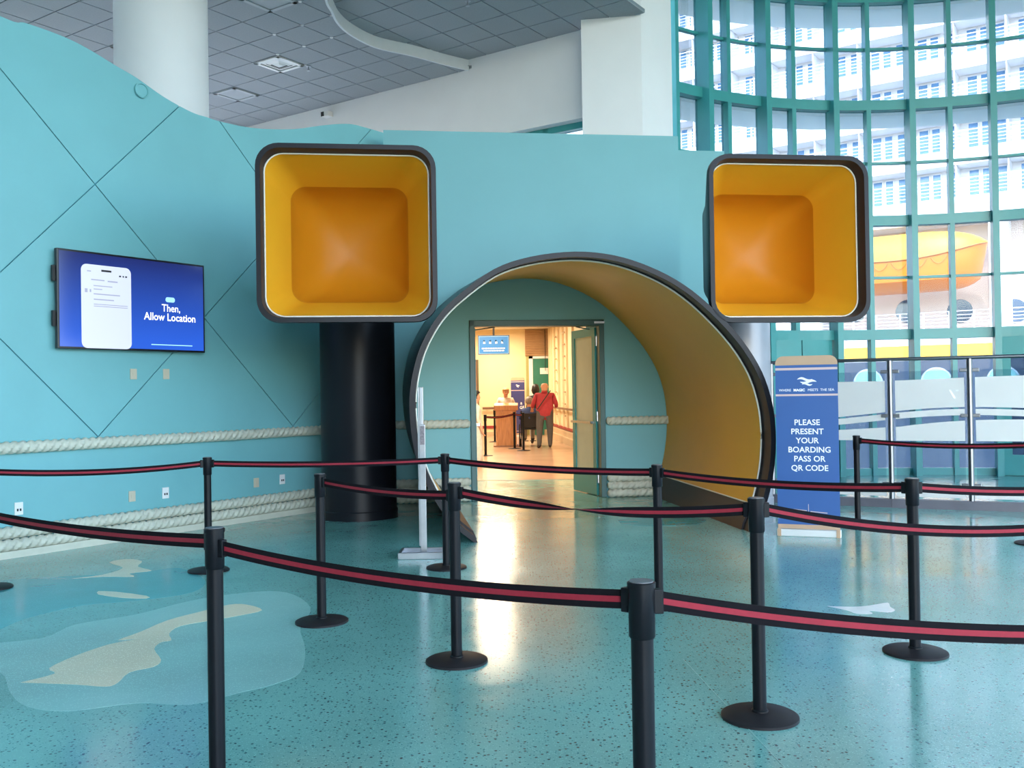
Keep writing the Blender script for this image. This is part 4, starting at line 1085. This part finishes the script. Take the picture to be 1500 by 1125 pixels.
# navy banner in the corridor
nl_, nr_ = fl(749.5, 640), fl(769.5, 640); ztp = dep(760, 553, nl_.y).z
PN = banner(nl_, nr_, ztp, 'navy banner standing behind the wooden podium in the corridor', NAVY, [], .1, False)
shn = [o for o in bpy.data.objects if o.name == 'sheet.001'][0]
uN = (nr_ - nl_).normalized()
lettering('GE', .14, PN(.80, dep(760, 597, nl_.y).z, .0095), uN, Z3, BWH, shn, 1, .002); lettering('&', .12, PN(.75, dep(760, 591, nl_.y).z, .0095), uN, Z3, BWH, shn, 1, .001)

# ================================================================== PEOPLE
SKIN = mat('skin', (.62, .33, .22), .55, vary=.04, scale=20)
def clothm(n, c): return mat(n, c, .85, vary=.08, scale=14, bump=.2, bscale=120)
def person(label, loc, rz, scale, J, mats, hair=None, eyes=False, group='people in the corridor'):
    """mats: indices 0 skin 1 top 2 trousers 3 shoes"""
    root = thing('person', loc, label, 'person', group, rz)
    j = dict(pelvis=((0, 0, .96), .155, 2), spine=((0, 0, 1.13), .150, 1), chest=((0, .01, 1.32), .165, 1), nb=((0, .01, 1.46), .075, 1), neck=((0, 0, 1.52), .056, 0), head=((0, -.015, 1.62), .088, 0), face=((0, -.02, 1.68), .092, 0), crown=((0, -.01, 1.74), .070, 0), nose=((0, -.118, 1.635), .014, 0), chin=((0, -.075, 1.575), .038, 0))
    for sd, s in (('l', -1), ('r', 1)):
        j[sd + 'sh'] = ((s * .17, .01, 1.40), .075, 1); j[sd + 'el'] = ((s * .25, .03, 1.13), .048, 1); j[sd + 'wr'] = ((s * .27, -.05, .89), .031, 0)
        j[sd + 'hp'] = ((s * .10, 0, .88), .105, 2); j[sd + 'kn'] = ((s * .115, -.02, .50), .070, 2); j[sd + 'an'] = ((s * .12, .01, .10), .050, 2); j[sd + 'to'] = ((s * .135, -.15, .045), .043, 3); j[sd + 'he'] = ((s * .12, .02, .045), .045, 3)
    for k, v in J.items():
        o = j[k]; j[k] = (v[0] if isinstance(v[0], tuple) else v, v[1] if isinstance(v[0], tuple) and len(v) > 1 else o[1], v[2] if isinstance(v[0], tuple) and len(v) > 2 else o[2])
    ed = [('pelvis', 'spine'), ('spine', 'chest'), ('chest', 'nb'), ('nb', 'neck'), ('neck', 'head'), ('head', 'face'), ('face', 'crown'), ('head', 'nose'), ('head', 'chin')]
    for sd, s in (('l', -1), ('r', 1)):
        ed += [('chest', sd + 'sh'), (sd + 'sh', sd + 'el'), (sd + 'el', sd + 'wr'), ('pelvis', sd + 'hp'), (sd + 'hp', sd + 'kn'), (sd + 'kn', sd + 'an'), (sd + 'an', sd + 'he'), (sd + 'he', sd + 'to')]
        el, wr_ = Vector(j[sd + 'el'][0]), Vector(j[sd + 'wr'][0]); d = (wr_ - el).normalized(); side = d.cross(Vector((0, 1, 0))).normalized() if abs(d.y) < .9 else Vector((1, 0, 0)); nn = d.cross(side)
        palm = wr_ + d * .06; j[sd + 'pa'] = (tuple(palm), .034, 0); ed.append((sd + 'wr', sd + 'pa'))
        for q, (off, ln) in enumerate(((-.033, .075), (-.011, .09), (.011, .085), (.033, .065))):
            a_ = palm + d * .035 + side * off; b_ = a_ + d * ln * .55 + nn * .01; c_ = b_ + d * ln * .35 + nn * .03
            for nm, P in (('a', a_), ('b', b_), ('c', c_)): j[f'{sd}f{q}{nm}'] = (tuple(P), .0095 if nm != 'c' else .008, 0)
            ed += [(sd + 'pa', f'{sd}f{q}a'), (f'{sd}f{q}a', f'{sd}f{q}b'), (f'{sd}f{q}b', f'{sd}f{q}c')]
        sg_ = -s if True else s
        a_ = palm - d * .02 + side * .04 * sg_; b_ = a_ + d * .04 + side * .02 * sg_
        j[sd + 'ta'] = (tuple(a_), .011, 0); j[sd + 'tb'] = (tuple(b_), .009, 0); ed += [(sd + 'pa', sd + 'ta'), (sd + 'ta', sd + 'tb')]
    names = list(j); idx = {n: i for i, n in enumerate(names)}
    me = bpy.data.meshes.new('sk'); me.from_pydata([j[n][0] for n in names], [(idx[a], idx[b]) for a, b in ed], [])
    ob = bpy.data.objects.new('sk', me); COL.objects.link(ob)
    ob.modifiers.new('s', 'SKIN'); sub = ob.modifiers.new('u', 'SUBSURF'); sub.levels = 1
    sv = me.skin_vertices[0].data
    for i, n in enumerate(names):
        r = j[n][1]; fx = 1.12 if n in ('spine', 'pelvis') else 1.0
        sv[i].radius = (r * fx, r); sv[i].use_root = (n == 'pelvis')
    dg = bpy.context.evaluated_depsgraph_get(); dg.update()
    bm_ = bpy.data.meshes.new_from_object(ob.evaluated_get(dg)); bpy.data.objects.remove(ob)
    for m in mats: bm_.materials.append(m)
    samp = []
    for a, b in ed:
        pa, pb = Vector(j[a][0]), Vector(j[b][0])
        for k in range(5):
            f = k / 4; samp.append((pa.lerp(pb, f), j[a][1] * (1 - f) + j[b][1] * f, j[a][2] if f < .5 else j[b][2]))
    for p in bm_.polygons:
        c = p.center; best = min(samp, key=lambda s: (s[0] - c).length - s[1]); p.material_index = best[2]; p.use_smooth = True
    bo = bpy.data.objects.new('body', bm_); COL.objects.link(bo); bo.parent = root
    root.scale = (scale,) * 3
    hp = Vector(j['face'][0])
    if hair:
        hm, kind = hair; q = MB(); rings = []
        for i in range(9):
            ph = PI * (i / 8) * .98 + .01; ring = []
            for k in range(18):
                th = 2 * PI * k / 18; z = math.cos(ph); rr = math.sin(ph)
                fx, fy = rr * math.cos(th), rr * math.sin(th)
                frontcut = -.55 if z < .25 else -1
                y = max(fy, frontcut * .25) if z < .35 else fy
                ext = 1.0 if kind == 'short' else (1.25 if z < 0 else 1.0)
                ring.append(hp + Vector((fx * .112 * ext, y * .125 + .02, z * (.115 if z > 0 else (.12 if kind == 'short' else .24)) + .02)))
            rings.append(ring)
        q.loft(rings, True, True, True).build('hair', hm, root, smooth=True, local=True)
    if eyes:
        hd = Vector(j['head'][0])
        for s in (-1, 1):
            MB().lathe([(.0001, -.009), (.009, -.004), (.009, .004), (.0001, .009)], hd + Vector((s * .032, -.088, .045)), 8).build('eye', DARK, root, smooth=True, local=True)
            MB().lathe([(.0001, -.03), (.014, -.02), (.016, .012), (.0001, .03)], hd + Vector((s * .09, .0, .03)), 8).build('ear', SKIN, root, smooth=True, local=True)
        MB().obox(hd + Vector((0, -.098, -.022)), (.022, 0, 0), (0, .006, 0), (0, 0, .005)).build('mouth', mat('lips', (.45, .12, .10), .5), root, local=True)
    else:
        hd = Vector(j['head'][0])
        for s in (-1, 1): MB().lathe([(.0001, -.03), (.014, -.02), (.016, .012), (.0001, .03)], hd + Vector((s * .09, .0, .03)), 8).build('ear', SKIN, root, smooth=True, local=True)
    return root
mp_ = fl(799, 656); sc_ = dep(800, 557.5, mp_.y).z / 1.81
red = clothm('red_shirt', (.42, .045, .065)); grey = clothm('grey_trousers', (.10, .10, .105)); shoe = mat('dark_shoe', (.03, .03, .035), .6, vary=.1)
man = person('bald man in a red shirt and grey trousers seen from behind, hand on the wheelchair', (mp_.x, mp_.y, 0), PI, sc_,
    dict(pelvis=((0, .0, .96), .20, 1), spine=((0, -.02, 1.13), .215), chest=((0, 0, 1.32), .215), nb=((0, -.02, 1.47), .10), lsh=((-.22, 0, 1.41), .09), rsh=((.22, 0, 1.41), .09), lel=((-.32, -.02, 1.14), .06, 1), rel=((.32, -.06, 1.16), .06, 1),
         rwr=((.34, -.30, 1.02), .037), lwr=((-.30, -.26, 1.08), .037), lhp=((-.12, 0, .88), .135), rhp=((.12, 0, .88), .135), lkn=((-.13, -.02, .50), .095), rkn=((.15, .05, .50), .095), ran=((.17, .12, .11), .065), rhe=((.17, .13, .06), .055), rto=((.19, -.04, .04), .05), lan=((-.13, .0, .10), .065), head=((0, -.015, 1.615), .098), face=((0, -.01, 1.68), .112), crown=((0, -.01, 1.745), .085), neck=((0, 0, 1.53), .075)),
    [SKIN, red, grey, shoe])
strap = MB()
ring = []
for k in range(13):
    f = k / 12; ang = PI * f
    ring.append(Vector((-.16 + .36 * f, .235 - .03 * abs(f - .5), 1.53 - .50 * f)))
strap.loft([[p, p + Vector((.018, 0, .022)), p + Vector((.018, .012, .022)), p + Vector((0, .012, 0))] for p in ring], True, True, True).build('shoulder_strap', DARK, man, local=True)
# woman behind the podium
wy = pdp.y + .85; wx = dep(741, 600, wy).x
wz = dep(741, 567.5, wy).z / 1.80
whitec = clothm('white_blouse', (.78, .72, .66)); navyc = clothm('navy_skirt', (.03, .035, .06))
person('blonde attendant in a white blouse standing behind the wooden podium', (wx, wy, 0), .15, wz,
    dict(chest=((0, .01, 1.32), .18), lsh=((-.20, .01, 1.42), .08), rsh=((.20, .01, 1.42), .08), lel=(-.30, .0, 1.16), rel=(.30, .0, 1.16), lwr=(-.14, -.26, 1.12), rwr=(.14, -.26, 1.12), head=(0, -.05, 1.61), face=(0, -.06, 1.67), crown=(0, -.05, 1.73), nose=(0, -.155, 1.61), chin=(0, -.11, 1.555)),
    [SKIN, whitec, navyc, shoe], (mat('blonde_hair', (.55, .36, .16), .6, vary=.2, scale=40), 'short'), True)
# dark haired person ahead of the man
by = mp_.y + 2.1; bx = dep(785, 600, by).x
person('person with long black hair in dark clothes, half hidden before the man in red', (bx, by, 0), PI, dep(786, 563, by).z / 1.80,
    {}, [SKIN, clothm('black_coat', (.02, .02, .024)), clothm('black_trousers', (.02, .02, .024)), shoe], (mat('black_hair', (.012, .011, .012), .5, vary=.2, scale=40), 'long'))
# person at the left jamb
ly = fl(700, 684).y; lx = dep(697, 600, ly).x
person('person in a long white garment half hidden by the left door jamb', (lx, ly, 0), PI * .6, dep(697, 572, ly).z / 1.80,
    dict(pelvis=((0, 0, .96), .19, 1), lhp=((-.10, 0, .88), .15, 1), rhp=((.10, 0, .88), .15, 1), lkn=((-.10, 0, .5), .15, 1), rkn=((.10, 0, .5), .15, 1), lan=((-.10, 0, .14), .15, 1), ran=((.10, 0, .14), .15, 1)),
    [SKIN, clothm('white_garment', (.76, .70, .62)), whitec, shoe], (MATS['black_hair'], 'short'))
# wheelchair with a seated person
wc = Vector((dep(776.5, 640, mp_.y + .05).x, mp_.y + .75, 0))
ch = thing('wheelchair', wc, 'black wheelchair pushed by the man in the red shirt', 'wheelchair')
RUB = mat('tyre_rubber', (.015, .015, .016), .7, vary=.1)
def wheel(x, y, r, parent):
    pts = [Vector((x, y + r * math.cos(2 * PI * k / 24), r + r * math.sin(2 * PI * k / 24) * .98)) for k in range(25)]
    wo = MB().tube([p + wc for p in pts], .022, 6, cap=False).build('wheel', RUB, parent, smooth=True)
    sp = MB()
    for k in range(0, 24, 3): sp.tube([wc + Vector((x, y, r)), wc + pts[k]], .006, 4)
    sp.build('spokes', STEEL, wo)
for s in (-1, 1):
    wheel(s * .28, 0, .31, ch); wheel(s * .24, .45, .10, ch)
    fr = MB().tube([wc + Vector((s * .23, -.18, 1.0)), wc + Vector((s * .23, -.10, .92)), wc + Vector((s * .23, -.05, .30))], .016, 6).tube([wc + Vector((s * .23, -.05, .50)), wc + Vector((s * .23, .40, .50)), wc + Vector((s * .23, .55, .15))], .016, 6).tube([wc + Vector((s * .23, -.06, .72)), wc + Vector((s * .23, .32, .72)), wc + Vector((s * .23, .36, .5))], .018, 6)
    fr.build('side_frame', POSTB, ch, smooth=True)
    MB().obox(wc + Vector((s * .11, .62, .13)), (.09, 0, 0), (0, .08, 0), (0, .0, .01)).build('footrest', POSTB, ch)
    MB().tube([wc + Vector((s * .23, -.19, 1.0)), wc + Vector((s * .23, -.30, 1.0))], .022, 6).build('push_handle', RUB, ch)
MB().obox(wc + Vector((0, .17, .50)), (.22, 0, 0), (0, .22, 0), (0, 0, .025)).build('seat', RUB, ch, bevel=.01)
MB().obox(wc + Vector((0, -.08, .74)), (.22, 0, 0), (0, .015, 0), (0, .0, .20)).build('backrest', RUB, ch, bevel=.01)
sz = -.40
seat = dict(pelvis=((0, .08, .62), .15), spine=((0, .06, .78), .14), chest=((0, .05, .95), .15), nb=((0, .04, 1.08), .07), neck=(0, .02, 1.13), head=(0, -.0, 1.22), face=(0, 0, 1.28), crown=(0, .0, 1.33), nose=(0, -.1, 1.235), chin=(0, -.06, 1.175))
for sd, s in (('l', -1), ('r', 1)):
    seat[sd + 'sh'] = (s * .16, .04, 1.02); seat[sd + 'el'] = (s * .26, .02, .80); seat[sd + 'wr'] = (s * .24, -.2, .78); seat[sd + 'hp'] = (s * .10, 0, .60); seat[sd + 'kn'] = (s * .11, -.40, .60); seat[sd + 'an'] = (s * .11, -.50, .24); seat[sd + 'he'] = (s * .11, -.50, .19); seat[sd + 'to'] = (s * .12, -.62, .18)
person('person in a blue top seated in the black wheelchair', (wc.x, wc.y + .06, 0), PI, 1.0, seat, [SKIN, clothm('blue_top', (.05, .09, .25)), clothm('beige_trousers', (.45, .40, .32)), shoe], (mat('grey_hair', (.3, .28, .26), .6, vary=.2, scale=40), 'short'))
print('tiles', tile_count)
